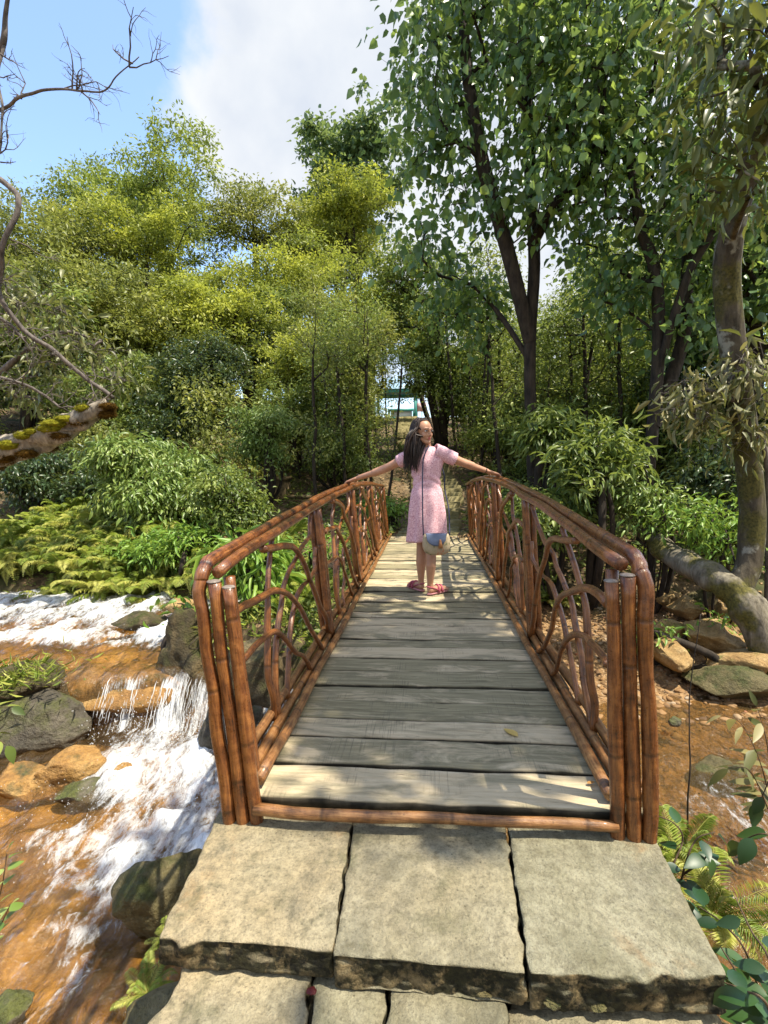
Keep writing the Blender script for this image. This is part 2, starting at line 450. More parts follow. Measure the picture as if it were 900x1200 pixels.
ora = n.mix(n.ramp(n.noise(o, 24, 5, 0.7), [(0.35, 0.55), (0.6, 0.0)]), ora, (0.13, 0.055, 0.016))
gv = n.ramp(n.voro(o, 26, out='Color'), [(0.1, (0.08, 0.045, 0.02)), (0.45, (0.22, 0.125, 0.05)), (0.7, (0.33, 0.20, 0.09)), (0.95, (0.24, 0.18, 0.12))])
gv = n.mix(n.ramp(n.noise(o, 1.2, 5), [(0.4, 0.0), (0.65, 0.5)]), gv, (0.30, 0.185, 0.08))
c = n.mix(n.attr('orange'), soil, ora); c = n.mix(n.attr('gravel'), c, gv)
pc = n.ramp(n.noise(o, 5, 6, 0.65), [(0.3, (0.10, 0.075, 0.045)), (0.7, (0.30, 0.23, 0.13))])
c = n.mix(n.attr('path'), c, pc)
hb = n.math('ADD', n.noise(o, 12, 7, 0.65), n.math('MULTIPLY', n.voro(o, 26), n.math('ADD', 0.12, n.attr('gravel'))))
MAT_EARTH = n.done(n.prin(c, n.math('SUBTRACT', 0.9, n.math('MULTIPLY', n.attr('orange'), 0.5)), n.bump(hb, 0.6, 0.03), 0.35))
gr = g.build('ground', MAT_EARTH); struct(gr)

# ================================================================== water
def water_mat(name, tint, body, dens, flow_rot, foam_col=(0.78, 0.80, 0.82)):
    n = N(name); o = n.pos()
    f = n.attr('foam')
    v = n.mapv(o, (1.0, 0.42, 0.55), rot=(0, 0, flow_rot))
    a = n.noise(v, 11, 7, 0.68, 0.8); b = n.noise(v, 34, 4, 0.7, 0.3)
    t = n.math('ADD', n.math('MULTIPLY', a, 0.68), n.math('MULTIPLY', b, 0.32))
    g_ = n.noise(n.mapv(o, (1.0, 0.6, 0.7), rot=(0, 0, flow_rot)), 75, 3, 0.75)
    fl = n.attr('fall'); vs_ = n.noise(n.mapv(o, (1.0, 0.12, 0.10)), 34, 5, 0.7, 0.2)
    t = n.math('ADD', n.math('MULTIPLY', t, n.math('SUBTRACT', 1.0, fl)), n.math('MULTIPLY', vs_, fl))
    d = n.math('ADD', n.math('ADD', n.math('SUBTRACT', n.math('MULTIPLY', f, 0.66), 0.575), n.math('MULTIPLY', n.math('SUBTRACT', g_, 0.5), 0.38)), n.math('MULTIPLY', n.math('SUBTRACT', t, 0.5), 1.9))
    d = n.math('ADD', d, 0.5)
    fm = n.ramp(d, [(0.27, 0.0), (0.48, 0.42), (0.78, 0.93)])
    bp = n.bump(n.math('ADD', n.noise(v, 7, 5, 0.6, 1.0), n.math('MULTIPLY', t, 0.6)), 0.85, 0.06)
    tr = n.new('ShaderNodeBsdfTransparent'); tr.inputs[0].default_value = (*tint, 1)
    gl = n.new('ShaderNodeBsdfGlossy'); gl.inputs['Roughness'].default_value = 0.12; n.link(bp, gl.inputs['Normal'])
    fr = n.new('ShaderNodeFresnel'); fr.inputs['IOR'].default_value = 1.33; n.link(bp, fr.inputs['Normal'])
    df = n.prin(body, 0.25, bp, 0.5)
    base = n.mixs(dens, tr.outputs[0], df)
    base = n.mixs(fr.outputs[0], base, gl.outputs[0])
    fo = n.prin(foam_col, 0.55, n.bump(n.math('ADD', a, b), 0.8, 0.04), 0.4)
    return n.done(n.mixs(fm, base, fo))
MAT_WATER = water_mat('stream_water', (0.93, 0.86, 0.74), (0.40, 0.26, 0.11), 0.10, 0.55)
MAT_MUD = water_mat('muddy_water', (0.86, 0.72, 0.48), (0.25, 0.175, 0.075), 0.22, -0.3)

def ell_mask(x, y, cx, cy, rx, ry, rot=0.0, soft=0.35):
    dx, dy = x - cx, y - cy
    c, s = cos(rot), sin(rot)
    r = np.sqrt(((dx * c + dy * s) / rx) ** 2 + ((-dx * s + dy * c) / ry) ** 2)
    return sst(1 + soft, 1 - soft, r)
wx = np.arange(-7.0, 0.75, 0.035); wy = np.arange(0.9, 7.4, 0.03)
X, Y = np.meshgrid(wx, wy); xf, yf = X.ravel(), Y.ravel()
ly = lipy(xf) - 0.10
t = (yf - ly)
fall = sst(-0.26, 0.05, t)
# the sheet bulges over the lip and drops
ripple = fbm(xf * 4.2, yf * 3.2, s=41, o=5)
rip2 = fbm(xf * 13, yf * 11, s=47, o=3)
low = LO_W + 0.085 * ripple + 0.035 * rip2 + 0.10 * np.exp(-((yf - 3.9) / 0.45) ** 2) * sst(-3.2, -2.6, xf)
up = UP_W + 0.095 * ripple + 0.035 * rip2 + 0.10 * sst(5, 6.5, yf)
zz = low + (up - low) * fall
pxy = lambda px, py, z: at_z(px, py, z)
foam = 0.0 * xf + 0.02
foam = np.maximum(foam, sst(4.75, 5.2, yf) * (0.80 + 0.25 * ripple))                   # upper rapids
foam = np.maximum(foam, 1.06 * sst(-0.34, -0.22, t) * sst(0.06, -0.05, t) * (0.75 + 0.5 * vnoise(xf * 9, xf * 0, s=3)) * sst(-3.15, -2.95, xf))
c0 = at_z(205, 905, LO_W); foam = np.maximum(foam, 0.98 * ell_mask(xf, yf, c0[0], c0[1] + 0.1, 0.75, 0.60, 0.0, 0.45))
c1 = at_z(195, 985, LO_W); foam = np.maximum(foam, 0.92 * ell_mask(xf, yf, c1[0], c1[1], 0.62, 0.48, 0.3, 0.5))
c2 = at_z(140, 1050, LO_W); foam = np.maximum(foam, 0.70 * ell_mask(xf, yf, c2[0], c2[1], 0.20, 0.55, -0.25, 0.6))
c3 = at_z(110, 1110, LO_W); foam = np.maximum(foam, 0.62 * ell_mask(xf, yf, c3[0], c3[1], 0.17, 0.32, -0.25, 0.6))
c4 = at_z(110, 1000, LO_W); foam = np.maximum(foam, 0.60 * ell_mask(xf, yf, c4[0], c4[1], 0.40, 0.35, 0, 0.6))
c4 = at_z(150, 900, LO_W); foam = np.maximum(foam, 0.70 * ell_mask(xf, yf, c4[0], c4[1], 0.35, 0.30, 0, 0.6))
foam = foam + 0.55 * ripple * (foam > 0.1)
ni, nj = X.shape; ii = (np.arange(ni - 1)[:, None] * nj + np.arange(nj - 1)[None, :])
quads = np.stack([ii, ii + 1, ii + nj + 1, ii + nj], -1).reshape(-1, 4)
g = G(); g.add(np.stack([xf, yf, zz], -1), None, quads, foam=foam, fall=sst(-.36, -.26, t) * sst(.08, .0, t))
struct(g.build('stream_water', MAT_WATER))

wx = np.arange(0.72, 5.6, 0.05); wy = np.arange(0.2, 6.0, 0.05)
X, Y = np.meshgrid(wx, wy); xf, yf = X.ravel(), Y.ravel()
zz = R_W + 0.012 * fbm(xf * 3, yf * 3, s=51) + 0.006 * fbm(xf * 10, yf * 10, s=52)
foam = 0.02 + 0.52 * ell_mask(xf, yf, *at_z(875, 960, R_W)[:2], 0.35, 0.5, 0.2, 0.7) + 0.42 * ell_mask(xf, yf, *at_z(880, 1080, R_W)[:2], 0.18, 0.3, 0.2, 0.7)
ni, nj = X.shape; ii = (np.arange(ni - 1)[:, None] * nj + np.arange(nj - 1)[None, :])
quads = np.stack([ii, ii + 1, ii + nj + 1, ii + nj], -1).reshape(-1, 4)
g = G(); g.add(np.stack([xf, yf, zz], -1), None, quads, foam=foam)
struct(g.build('pool_water', MAT_MUD))

# falling strands, spray and drops: real little bodies of white water
mfo = N('white_water'); 
mft = mfo.new('ShaderNodeBsdfTransparent'); MAT_FOAM = mfo.done(mfo.mixs(0.6, mfo.prin((0.80, 0.82, 0.84), 0.35, None, 0.5), mft.outputs[0]))
g = G()
r_ = np.random.default_rng(3)
for k in range(75):
    x = r_.uniform(-3.05, -2.0)
    if abs(x + 2.62) < 0.05: continue
    s0 = r_.uniform(0, .55); s1 = min(1.0, s0 + r_.uniform(.15, .6)); yl_ = float(lipy(np.array([x]))[0]); H_ = UP_W - LO_W - .02
    jx = r_.normal(0, .012); jy = r_.uniform(-.05, .02)
    pts = [(x + jx * q + r_.normal(0, .0035), yl_ - .07 - .31 * q ** .55 + jy * q, UP_W + .01 - H_ * q) for q in np.linspace(s0, s1, 6)]
    w = r_.uniform(0.0008, 0.0075)
    x += .05 * sin(x * 40)
    g.tube(pts, [w * .2, w, w * .8, w * .9, w, w * .2], 4, False)
ico_v = np.array([(0, 0, 1), (1, 0, 0), (0, 1, 0), (-1, 0, 0), (0, -1, 0), (0, 0, -1)], float)
ico_t = np.array([(0, 1, 2), (0, 2, 3), (0, 3, 4), (0, 4, 1), (5, 2, 1), (5, 3, 2), (5, 4, 3), (5, 1, 4)])
def drops(g, C, R):
    m = len(C); V = (ico_v[None] * R[:, None, None] * np.array([1, 1, 1.3]) + C[:, None]).reshape(-1, 3)
    T = (ico_t[None] + np.arange(m)[:, None, None] * 6).reshape(-1, 3); g.add(V, T)
C = np.stack([r_.normal(-2.25, 0.42, 1500), r_.normal(4.02, 0.16, 1500), LO_W + np.abs(r_.normal(0, 0.17, 1500))], -1)
drops(g, C, r_.uniform(0.002, 0.007, 1500))
C = np.stack([r_.normal(-2.0, 0.5, 900), r_.normal(3.4, 0.35, 900), LO_W + 0.03 + np.abs(r_.normal(0, 0.04, 900))], -1)
drops(g, C, r_.uniform(0.002, 0.005, 900))
C = np.stack([r_.uniform(-5.2, -2.4, 900), r_.uniform(4.9, 6.4, 900), UP_W + 0.04 + np.abs(r_.normal(0, 0.05, 900))], -1)
drops(g, C, r_.uniform(0.002, 0.006, 900))
struct(g.build('waterfall', MAT_FOAM), 'stuff')

# ================================================================== rocks
def ico_sphere(sub):
    t = (1 + 5 ** .5) / 2
    V = [(-1, t, 0), (1, t, 0), (-1, -t, 0), (1, -t, 0), (0, -1, t), (0, 1, t), (0, -1, -t), (0, 1, -t), (t, 0, -1), (t, 0, 1), (-t, 0, -1), (-t, 0, 1)]
    F = [(0, 11, 5), (0, 5, 1), (0, 1, 7), (0, 7, 10), (0, 10, 11), (1, 5, 9), (5, 11, 4), (11, 10, 2), (10, 7, 6), (7, 1, 8), (3, 9, 4), (3, 4, 2), (3, 2, 6), (3, 6, 8), (3, 8, 9), (4, 9, 5), (2, 4, 11), (6, 2, 10), (8, 6, 7), (9, 8, 1)]
    V = [np.array(v, float) / np.linalg.norm(v) for v in V]
    for _ in range(sub):
        ca = {}; F2 = []
        def mid(a, b):
            k = (min(a, b), max(a, b))
            if k not in ca:
                m = V[a] + V[b]; V.append(m / np.linalg.norm(m)); ca[k] = len(V) - 1
            return ca[k]
        for a, b, c in F:
            x, y, z = mid(a, b), mid(b, c), mid(c, a)
            F2 += [(a, x, z), (b, y, x), (c, z, y), (x, y, z)]
        F = F2
    return np.array(V), np.array(F)
ICO = {k: ico_sphere(k) for k in (1, 2, 3, 4)}
def rock_v(seed, size, sub=4, cuts=11, rough=0.095, lo=0.55, hi=0.92):
    r = np.random.default_rng(seed); V, T = ICO[sub]; V = V.copy()
    for _ in range(cuts):
        nrm = r.normal(size=3); nrm /= np.linalg.norm(nrm); d = r.uniform(lo, hi)
        e = V @ nrm - d
        V = V - np.where(e > 0, e * 0.93, 0)[:, None] * nrm
    q = V * 2.2 + seed * 7.1
    V = V * (1 + rough * 2 * fbm(q[:, 0], q[:, 1], q[:, 2], s=seed, o=5))[:, None]
    return V * np.asarray(size), T
def rotz(a): return np.array([[cos(a), -sin(a), 0], [sin(a), cos(a), 0], [0, 0, 1.0]])
def rock(name, label, cat, loc, size, seed, mat, rz=0.0, tilt=0.0, group=None, sub=4, **k):
    V, T = rock_v(seed, size, sub, **k)
    c, s = cos(tilt), sin(tilt)
    V = V @ np.array([[1, 0, 0], [0, c, -s], [0, s, c]]).T
    g = G(); g.add(V, T)
    o = g.build(name, mat); o.location = loc; o.rotation_euler = (0, 0, rz)
    return tag(o, label, cat, group)
MR_DARK = m_rock('wet_dark_rock', (0.035, 0.03, 0.022), (0.10, 0.085, 0.06), (0.19, 0.165, 0.12), 2.2, (0.05, 0.055, 0.012), 0.50, 0.35)
MR_ORANGE = m_rock('iron_stained_rock', (0.16, 0.075, 0.02), (0.38, 0.20, 0.05), (0.50, 0.32, 0.12), 2.6, (0.03, 0.035, 0.01), 0.62, 0.6)
MR_BROWN = m_rock('mossy_brown_boulder', (0.05, 0.042, 0.014), (0.13, 0.105, 0.04), (0.22, 0.18, 0.09), 3.0, (0.035, 0.04, 0.008), 0.55, 0.3)
MR_TAN = m_rock('tan_rock', (0.24, 0.14, 0.05), (0.42, 0.27, 0.11), (0.55, 0.40, 0.20), 3.2, (0.09, 0.10, 0.02), 0.60, 0.1)
MR_MOSS = m_rock('moss_covered_rock', (0.03, 0.024, 0.013), (0.10, 0.078, 0.040), (0.24, 0.18, 0.09), 5.0, (0.04, 0.042, 0.010), 0.52, 0.05)

def rk(px, py, z, name, label, size, seed, mat, cat='rock', dy=0.0, **k):
    p = at_z(px, py, z); return rock(name, label, cat, (p[0], p[1] + dy, z), size, seed, mat, **k)
rk(196, 1048, -1.18, 'boulder', 'olive brown angular boulder in white water beside the left stone slab', (0.27, 0.24, 0.25), 12, MR_BROWN, 'boulder', rz=0.5, cuts=13, rough=0.09, lo=.5, hi=.8)
rk(22, 850, -1.12, 'boulder', 'large dark wet boulder left of the small waterfall', (0.62, 0.42, 0.32), 22, MR_DARK, 'boulder', rz=0.5, tilt=0.15)
rk(20, 800, -0.82, 'boulder', 'flat grass-topped boulder above the dark boulder at the left edge', (0.42, 0.38, 0.20), 31, MR_MOSS, 'boulder', rz=0.2)
rk(130, 812, -1.00, 'ledge_rock', 'smooth orange ledge rock the stream slides over', (0.80, 0.42, 0.22), 42, MR_ORANGE, 'ledge', rz=-0.05, rough=0.05, dy=0.12)
rk(86, 905, -1.25, 'rock', 'orange flat block with a dark split below the waterfall', (0.27, 0.20, 0.17), 51, MR_ORANGE, rz=0.7)
rk(28, 918, -1.28, 'rock', 'brown wet slab under the large dark boulder', (0.34, 0.22, 0.14), 52, MR_ORANGE, rz=0.1)
rk(142, 915, -1.29, 'rock', 'small orange rock in the foam below the waterfall', (0.14, 0.11, 0.14), 53, MR_ORANGE, rz=1.2)
rk(100, 930, -1.30, 'rock', 'dark rock with foam around it under the orange block', (0.20, 0.13, 0.10), 54, MR_DARK, rz=0.3)
rk(8, 1190, -1.25, 'rock', 'grey brown rock at the bottom left corner of the stream', (0.11, 0.10, 0.10), 55, MR_DARK, rz=0.9)
rk(228, 770, -0.75, 'boulder', 'mossy brown cliff boulder behind the left front bridge post', (0.34, 0.40, 0.46), 61, MR_MOSS, 'boulder', rz=0.4, cuts=14, rough=0.16)
rk(272, 850, -1.10, 'boulder', 'dark boulder in shade beneath the left railing', (0.30, 0.26, 0.36), 62, MR_DARK, 'boulder', rz=1.4)
rk(215, 712, -0.60, 'rock', 'pale brown rock by the ferns at the head of the left bank', (0.26, 0.2, 0.13), 63, MR_TAN, rz=0.4)
rk(165, 728, -0.72, 'rock', 'flat mossy rock at the edge of the upper rapids', (0.40, 0.22, 0.12), 64, MR_MOSS, rz=0.1)
rk(300, 790, -0.55, 'rock', 'brown rock behind the first left railing panel', (0.30, 0.34, 0.26), 65, MR_MOSS, rz=0.7)
# right bank
RS = [(802, 712, -0.82, (.22, .16, .15), 'grey tan angular rock on top of the right rock pile'),
      (790, 738, -0.92, (.34, .20, .16), 'long slanted tan rock in the right rock pile'),
      (775, 700, -0.80, (.22, .18, .12), 'small ochre rock under the leaning trunk beside the right post'),
      (822, 705, -0.78, (.24, .2, .17), 'shaded brown rock tucked under the leaning trunk'),
      (852, 725, -0.84, (.13, .15, .20), 'reddish upright rock against the leaning trunk'),
      (836, 748, -0.95, (.42, .30, .18), 'big pale olive rock in the middle of the right bank'),
      (780, 765, -1.0, (.40, .24, .16), 'broad ochre rock beside the right railing post'),
      (858, 800, -1.10, (.36, .26, .16), 'flat brown boulder at the foot of the mossy tree'),
      (880, 775, -1.0, (.34, .26, .15), 'orange earth-stained rock behind the flat brown boulder')]
for i, (px, py, z, sz, lab) in enumerate(RS):
    rk(px, py, z + .03, 'rock', lab, tuple(v * 1.22 for v in sz), 80 + i, MR_TAN if i not in (3, 7) else MR_BROWN, rz=i * 0.8, group='rocks of the right bank', cuts=12, lo=0.45, hi=0.85)
rk(845, 905, -1.27, 'rock', 'submerged olive rock in the muddy pool', (0.26, 0.18, 0.08), 95, MR_BROWN, rz=0.4)
rk(790, 845, -1.10, 'rock', 'small dark rock lying on the gravel', (0.06, 0.05, 0.045), 96, MR_DARK, rz=0.4, sub=3)
# gravel
g = G(); r_ = np.random.default_rng(8)
Vr = [rock_v(200 + i, (1, .75, .5), 1, cuts=7, rough=.12) for i in range(9)]
for k in range(11000):
    x = r_.uniform(1.1, 4.6); y = r_.uniform(2.6, 7.4)
    if y < 4.0 + 0.15 * x and r_.random() < 0.72: continue
    s = min(0.12, 0.007 + r_.exponential(0.014)); V, T = Vr[r_.integers(9)]
    V = (V * s) @ rotz(r_.uniform(0, 6.28)).T
    g.add(V + np.array([x, y, 0.0]), T, rnd=r_.random())
V = np.concatenate(g.V); cen = np.repeat(np.array([v.mean(0) for v in g.V]), [len(v) for v in g.V], 0)
zc = terrain(cen[:, 0], cen[:, 1]); k0 = 0
for i, v in enumerate(g.V): g.V[i] = v + np.array([0, 0, zc[k0] - 0.1 * (v[:, 2].max() - v[:, 2].min())]); k0 += len(v)
n = N('pebbles'); r = n.attr('rnd')
c = n.ramp(r, [(0.0, (0.07, 0.04, 0.02)), (0.3, (0.19, 0.11, 0.05)), (0.55, (0.28, 0.155, 0.06)), (0.8, (0.35, 0.23, 0.12)), (0.93, (0.38, 0.32, 0.24)), (1.0, (0.32, 0.11, 0.045))])
c = n.mix(n.math('MULTIPLY', n.noise(n.pos(), 30, 4), 0.5), c, (0.16, 0.09, 0.04))
MAT_PEB = n.done(n.prin(c, 0.75, None, 0.3))
struct(g.build('gravel', MAT_PEB, smooth=False), 'stuff')
# ================================================================== bridge
MP = m_pole('varnished_pole', (0.026, 0.009, 0.003), (0.150, 0.048, 0.012), (0.31, 0.122, 0.032), 0.22)
MPB = m_pole('varnished_branch', (0.034, 0.011, 0.004), (0.165, 0.056, 0.013), (0.34, 0.135, 0.036), 0.26)
MPR = m_pole('worn_base_pole', (0.05, 0.020, 0.007), (0.21, 0.090, 0.027), (0.38, 0.195, 0.070), 0.34)
n = N('cut_end'); MAT_CUT = n.done(n.prin(n.ramp(n.noise(n.obj(), 60, 4), [(0.3, (0.10, 0.075, 0.06)), (0.7, (0.30, 0.25, 0.21))]), 0.6))
n = N('weathered_plank'); o = n.obj(); r = n.attr('rnd')
cb = n.new('ShaderNodeCombineXYZ'); n.setv(cb.inputs[0], n.math('MULTIPLY', r, 53.0)); n.setv(cb.inputs[1], n.math('MULTIPLY', r, 17.0))
oo = n.mapv(o, (1, 1, 1), cb.outputs[0])
grain = n.noise(n.mapv(oo, (1.6, 26, 26)), 2.2, 7, 0.65, 0.5)
patch = n.noise(n.mapv(oo, (2.0, 7, 7)), 1.35, 7, 0.68, 0.9)
saw = n.noise(n.mapv(oo, (150, 3, 3)), 1.0, 2, 0.6)
saw2 = n.noise(n.mapv(oo, (4, 5, 5)), 1.0, 4, 0.6)
base = n.ramp(grain, [(0.28, (0.12, 0.102, 0.055)), (0.5, (0.24, 0.207, 0.118)), (0.72, (0.38, 0.325, 0.195))])
base = n.mix(n.math('MULTIPLY', r, 0.6), base, n.mix(r, (0.165, 0.142, 0.088), (0.31, 0.27, 0.175)))
worn = n.ramp(n.math('ADD', patch, n.math('MULTIPLY', n.math('SUBTRACT', r, 0.5), 0.22)), [(0.47, 0.0), (0.60, 0.95)])
c = n.mix(worn, base, n.ramp(grain, [(0.3, (0.42, 0.33, 0.20)), (0.7, (0.58, 0.48, 0.32))]))
c = n.mix(n.math('MULTIPLY', n.ramp(saw, [(0.38, 1.0), (0.47, 0.0)]), n.ramp(saw2, [(0.50, 0.0), (0.62, 0.5)])), c, (0.085, 0.08, 0.055))
c = n.mix(n.ramp(n.noise(oo, 2.1, 5, 0.7), [(0.56, 0.0), (0.72, 0.6)]), c, (0.085, 0.082, 0.055))
c = n.mix(n.ramp(n.noise(n.mapv(oo, (3, 60, 60)), 1.3, 4, 0.7), [(0.66, 0.0), (0.72, 0.9)]), c, (0.03, 0.026, 0.018))
gm = n.math('MULTIPLY', n.math('POWER', n.attr('grime'), 1.3), n.math('ADD', 0.45, n.noise(oo, 9, 3)), clamp=True)  # shade of the gaps painted dark onto plank sides and top edges
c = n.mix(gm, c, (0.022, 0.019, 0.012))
MAT_PLANK = n.done(n.prin(c, 0.72, n.bump(n.math('ADD', n.math('MULTIPLY', grain, 0.8), n.math('MULTIPLY', saw, 0.15)), 0.6, 0.008), 0.35))

Y0, Y1 = 1.545, 7.84
bridge = thing('footbridge', 'plank footbridge with arched rustic railings of varnished brown branches', 'bridge', (0, Y0, 0))
g = G(); r_ = np.random.default_rng(4)
# planks: slightly cupped, uneven boards with worn ends
y = Y0 + 0.045; widths = [.20, .185, .155, .18, .165]
k = 0; plank_y = []
while y < Y1 - 0.05:
    w = widths[k] if k < len(widths) else r_.uniform(0.13, 0.19)
    w = min(w, Y1 - y); a = r_.normal(0, 0.004); zo = r_.uniform(-0.010, 0.003) - 0.0; sk = r_.normal(0, 0.003)
    nx = 14; xs = np.linspace(-0.70, 0.70, nx); gap = r_.choice([.004, .006, .007, .012]); b = 0.006
    rows = []
    for x in xs:
        j = 0.0025 * r_.normal(); j2 = 0.0025 * r_.normal(); h = 0.0015 * r_.normal() + zo + a * x
        yA, yB = y + sk * x + j, y + w - gap + sk * x + j2
        rows.append([(x, yA, -0.045), (x, yA, h - b), (x, yA + b * .6, h), (x, yA + .013, h), (x, (yA + yB) / 2, h + 0.001), (x, yB - .015, h), (x, yB - b, h), (x, yB, h - b), (x, yB, -0.045)])
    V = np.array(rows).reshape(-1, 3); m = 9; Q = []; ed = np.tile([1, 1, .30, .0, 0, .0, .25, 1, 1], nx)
    for i in range(nx - 1):
        for q in range(m):
            q2 = (q + 1) % m; Q.append((i * m + q, (i + 1) * m + q, (i + 1) * m + q2, i * m + q2))
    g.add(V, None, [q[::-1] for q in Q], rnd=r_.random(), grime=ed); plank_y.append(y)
    y += w; k += 1
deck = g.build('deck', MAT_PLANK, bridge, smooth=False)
for xb in (-0.55, 0.0, 0.58):
    g = G(); g.box(xb - .06, xb + .06, Y0 + 0.08, Y1 - 0.05, -0.24, -0.05, rnd=0.3); g.build('support_beam', MAT_PLANK, bridge, smooth=False)
def knobby(pts, r0, r1=None, amp=0.06, seed=0):
    """radii with the swellings and the unevenness of a natural pole"""
    n_ = len(pts); r1 = r0 if r1 is None else r1
    L = np.concatenate([[0], np.cumsum(np.linalg.norm(np.diff(pts, axis=0), axis=1))])
    base = r0 + (r1 - r0) * L / L[-1]
    return .91 * base * (1 + amp * vnoise(L * 5, L * 0 + seed * 3.3, s=7) * 1.6)
def wob(pts, amp, seed):
    pts = np.asarray(pts, float).copy(); t = np.arange(len(pts)) * 0.23 + seed * 9.7
    for k_ in range(3): pts[:, k_] += amp * vnoise(t, t * 0 + k_ * 5.1, s=13)
    return pts
g = G(True); pts = np.linspace((-0.60, Y0 - 0.002, -0.024), (0.60, Y0 + 0.008, -0.028), 26); pts = wob(pts, 0.006, 3)
g.tube(pts, knobby(pts, 0.021, 0.019, seed=1), 12, True, rnd=0.35)
g.build('threshold_log', MPR, bridge)

def Ht(y, side=-1):
    s_ = math.sin(pi * min(1, max(0, (y - Y0) / (Y1 - Y0))))
    return 0.80 + 0.14 * s_ if side < 0 else 0.825 + 0.165 * s_
PY = [Y0 + 0.05, 3.15, 4.66, 6.22, Y1 - 0.05]
RAIL = {-1: (-0.660, -0.066), 1: (0.655, -0.046)}
FA = [([(.27, .985), (.45, .93), (.62, .80), (.80, .50), (.92, .22), (.985, .06)], .023),
      ([(0.035, .80), (.2, .79), (.36, .71), (.52, .52), (.68, .24), (.80, .05)], .021),
      ([(0.035, .55), (.17, .545), (.32, .49), (.45, .33), (.55, .15), (.62, .05)], .019)]
FB = [([(.26, .05), (.255, .30), (.29, .60), (.36, .80), (.47, .975)], .022),
      ([(.28, .05), (.335, .32), (.40, .52), (.50, .68), (.67, .765), (.86, .83), (.955, .96)], .020),
      ([(.39, .05), (.47, .25), (.53, .44), (.64, .545), (.82, .56), (.93, .60), (.97, .72)], .019)]
def make_railing(side):
    x0, lean = RAIL[side]
    def Pt(u, h, dx=0.0): return np.array([x0 + lean * h / 0.85 * 1.0 + dx, u, h])
    gb = G(True)
    for i, (dx, z, r) in enumerate([(-side * 0.052, 0.030, .027), (0.0, 0.036, .028), (side * 0.054, 0.034, .027), (side * 0.03, 0.08, .024)]):
        m = 60; ys = np.linspace(Y0 + 0.075, Y1, m); p = np.stack([np.full(m, x0 + dx), ys, np.full(m, z)], -1); p = wob(p, 0.006, i + 20 * (side > 0))
        gb.tube(p, knobby(p, r * .85, r * .8, 0.07, i + side), 10, True, rnd=(0.2, .75, .45, .9)[i])
    rail = gb.build('railing', MPR, bridge)
    # hand rail: two poles side by side, the outer one bends down into the front post
    def top(y, dx): 
        h = Ht(y, side); return Pt(y, h, dx)
    ys = np.linspace(Y0 + 0.10, Y1 + 0.06, 60)
    outer = [Pt(Y0 + 0.015, -0.14, side * .043), Pt(Y0 + 0.010, 0.2, side * .043), Pt(Y0 + 0.008, 0.50, side * .043), Pt(Y0 + 0.008, Ht(Y0, side) - 0.08, side * .043), Pt(Y0 + 0.030, Ht(Y0, side) - 0.015, side * .043), Pt(Y0 + 0.085, Ht(Y0, side) + 0.022, side * .038)]
    p = np.concatenate([bez(outer, 9), [top(y, side * 0.037) + [0, 0, 0.012] for y in ys[4:]]]); p = wob(p, 0.005, 1 + side * 3)
    g = G(True); g.tube(p, knobby(p, .0255, .024, 0.06, 4 + side), 12, True, rnd=.35 + .1 * side)
    p = np.array([top(y, -side * 0.012) - [0, 0, 0.004] for y in np.linspace(Y0 + 0.03, Y1 + 0.05, 60)]); p = wob(p, 0.007, 5 + side * 3)
    g.tube(p, knobby(p, .0235, .022, 0.06, 8 + side), 12, True, rnd=.7)
    g.build('handrail', MP, rail)
    for i, yp in enumerate(PY):
        g = G(True); H = Ht(yp, side) - 0.045
        if i == 0: spots = [(-0.004 * side, -.034, .0255, -.14), (-side * .051, -.030, .0245, -.14), (-side * .02, .058, .024, -.1)]
        else: spots = [(-side * .004, -.026, .024, .02), (-side * .006, .026, .025, .02), (side * .040, .0, .024, .0)]
        for q, (dx, dy, r, zb) in enumerate(spots):
            p = np.array([Pt(yp + dy, h, dx) for h in np.linspace(zb, H - 0.02 * (q % 2) + (0.01 if i == 0 else 0.03), 16)])
            p = wob(p, 0.004, i * 7 + q + side * 2)
            g.tube(p, knobby(p, r, r * .95, 0.07, i + q), 10, True, rnd=((i * 3 + q) * .37) % 1)
        po = g.build('post', MP, rail)
        if i == 0:
            for (dx, dy, r, zb), q in zip(spots[:2], (0, 1)):
                g = G(); c = Pt(yp + dy, H - 0.02 * (q % 2) + 0.0125, dx); g.ell(c, (r * .93, r * .93, .006), 14, 6); g.build('cut_end', MAT_CUT, po)
    for i in range(4):
        ya, yb = PY[i] + 0.03, PY[i + 1] - 0.03; L = yb - ya
        for q, (fam, dxs) in enumerate(((FB, side * .014), (FA, -side * .016))):
            for k_, (pts, r) in enumerate(fam):
                jit = np.random.default_rng(i * 31 + q * 7 + k_ + (side > 0) * 100)
                P = []
                for w_, (u, h) in enumerate(pts):
                    u2 = u + jit.normal(0, .012); h2 = h + jit.normal(0, .012) * (0 < w_ < len(pts) - 1)
                    yy = ya + u2 * L; P.append(Pt(yy, h2 * (Ht(yy, side) - 0.02), dxs + jit.normal(0, .004)))
                c = bez(P, 8); c = wob(c, 0.007, i * 5 + q + k_)
                g = G(True); g.tube(c, knobby(c, r * .80 * jit.uniform(.9, 1.1), r * .68, 0.08, k_ + i), 9, True, rnd=jit.random())
                g.build('curved_branch', MPB, rail)
    return rail
make_railing(-1); make_railing(1)
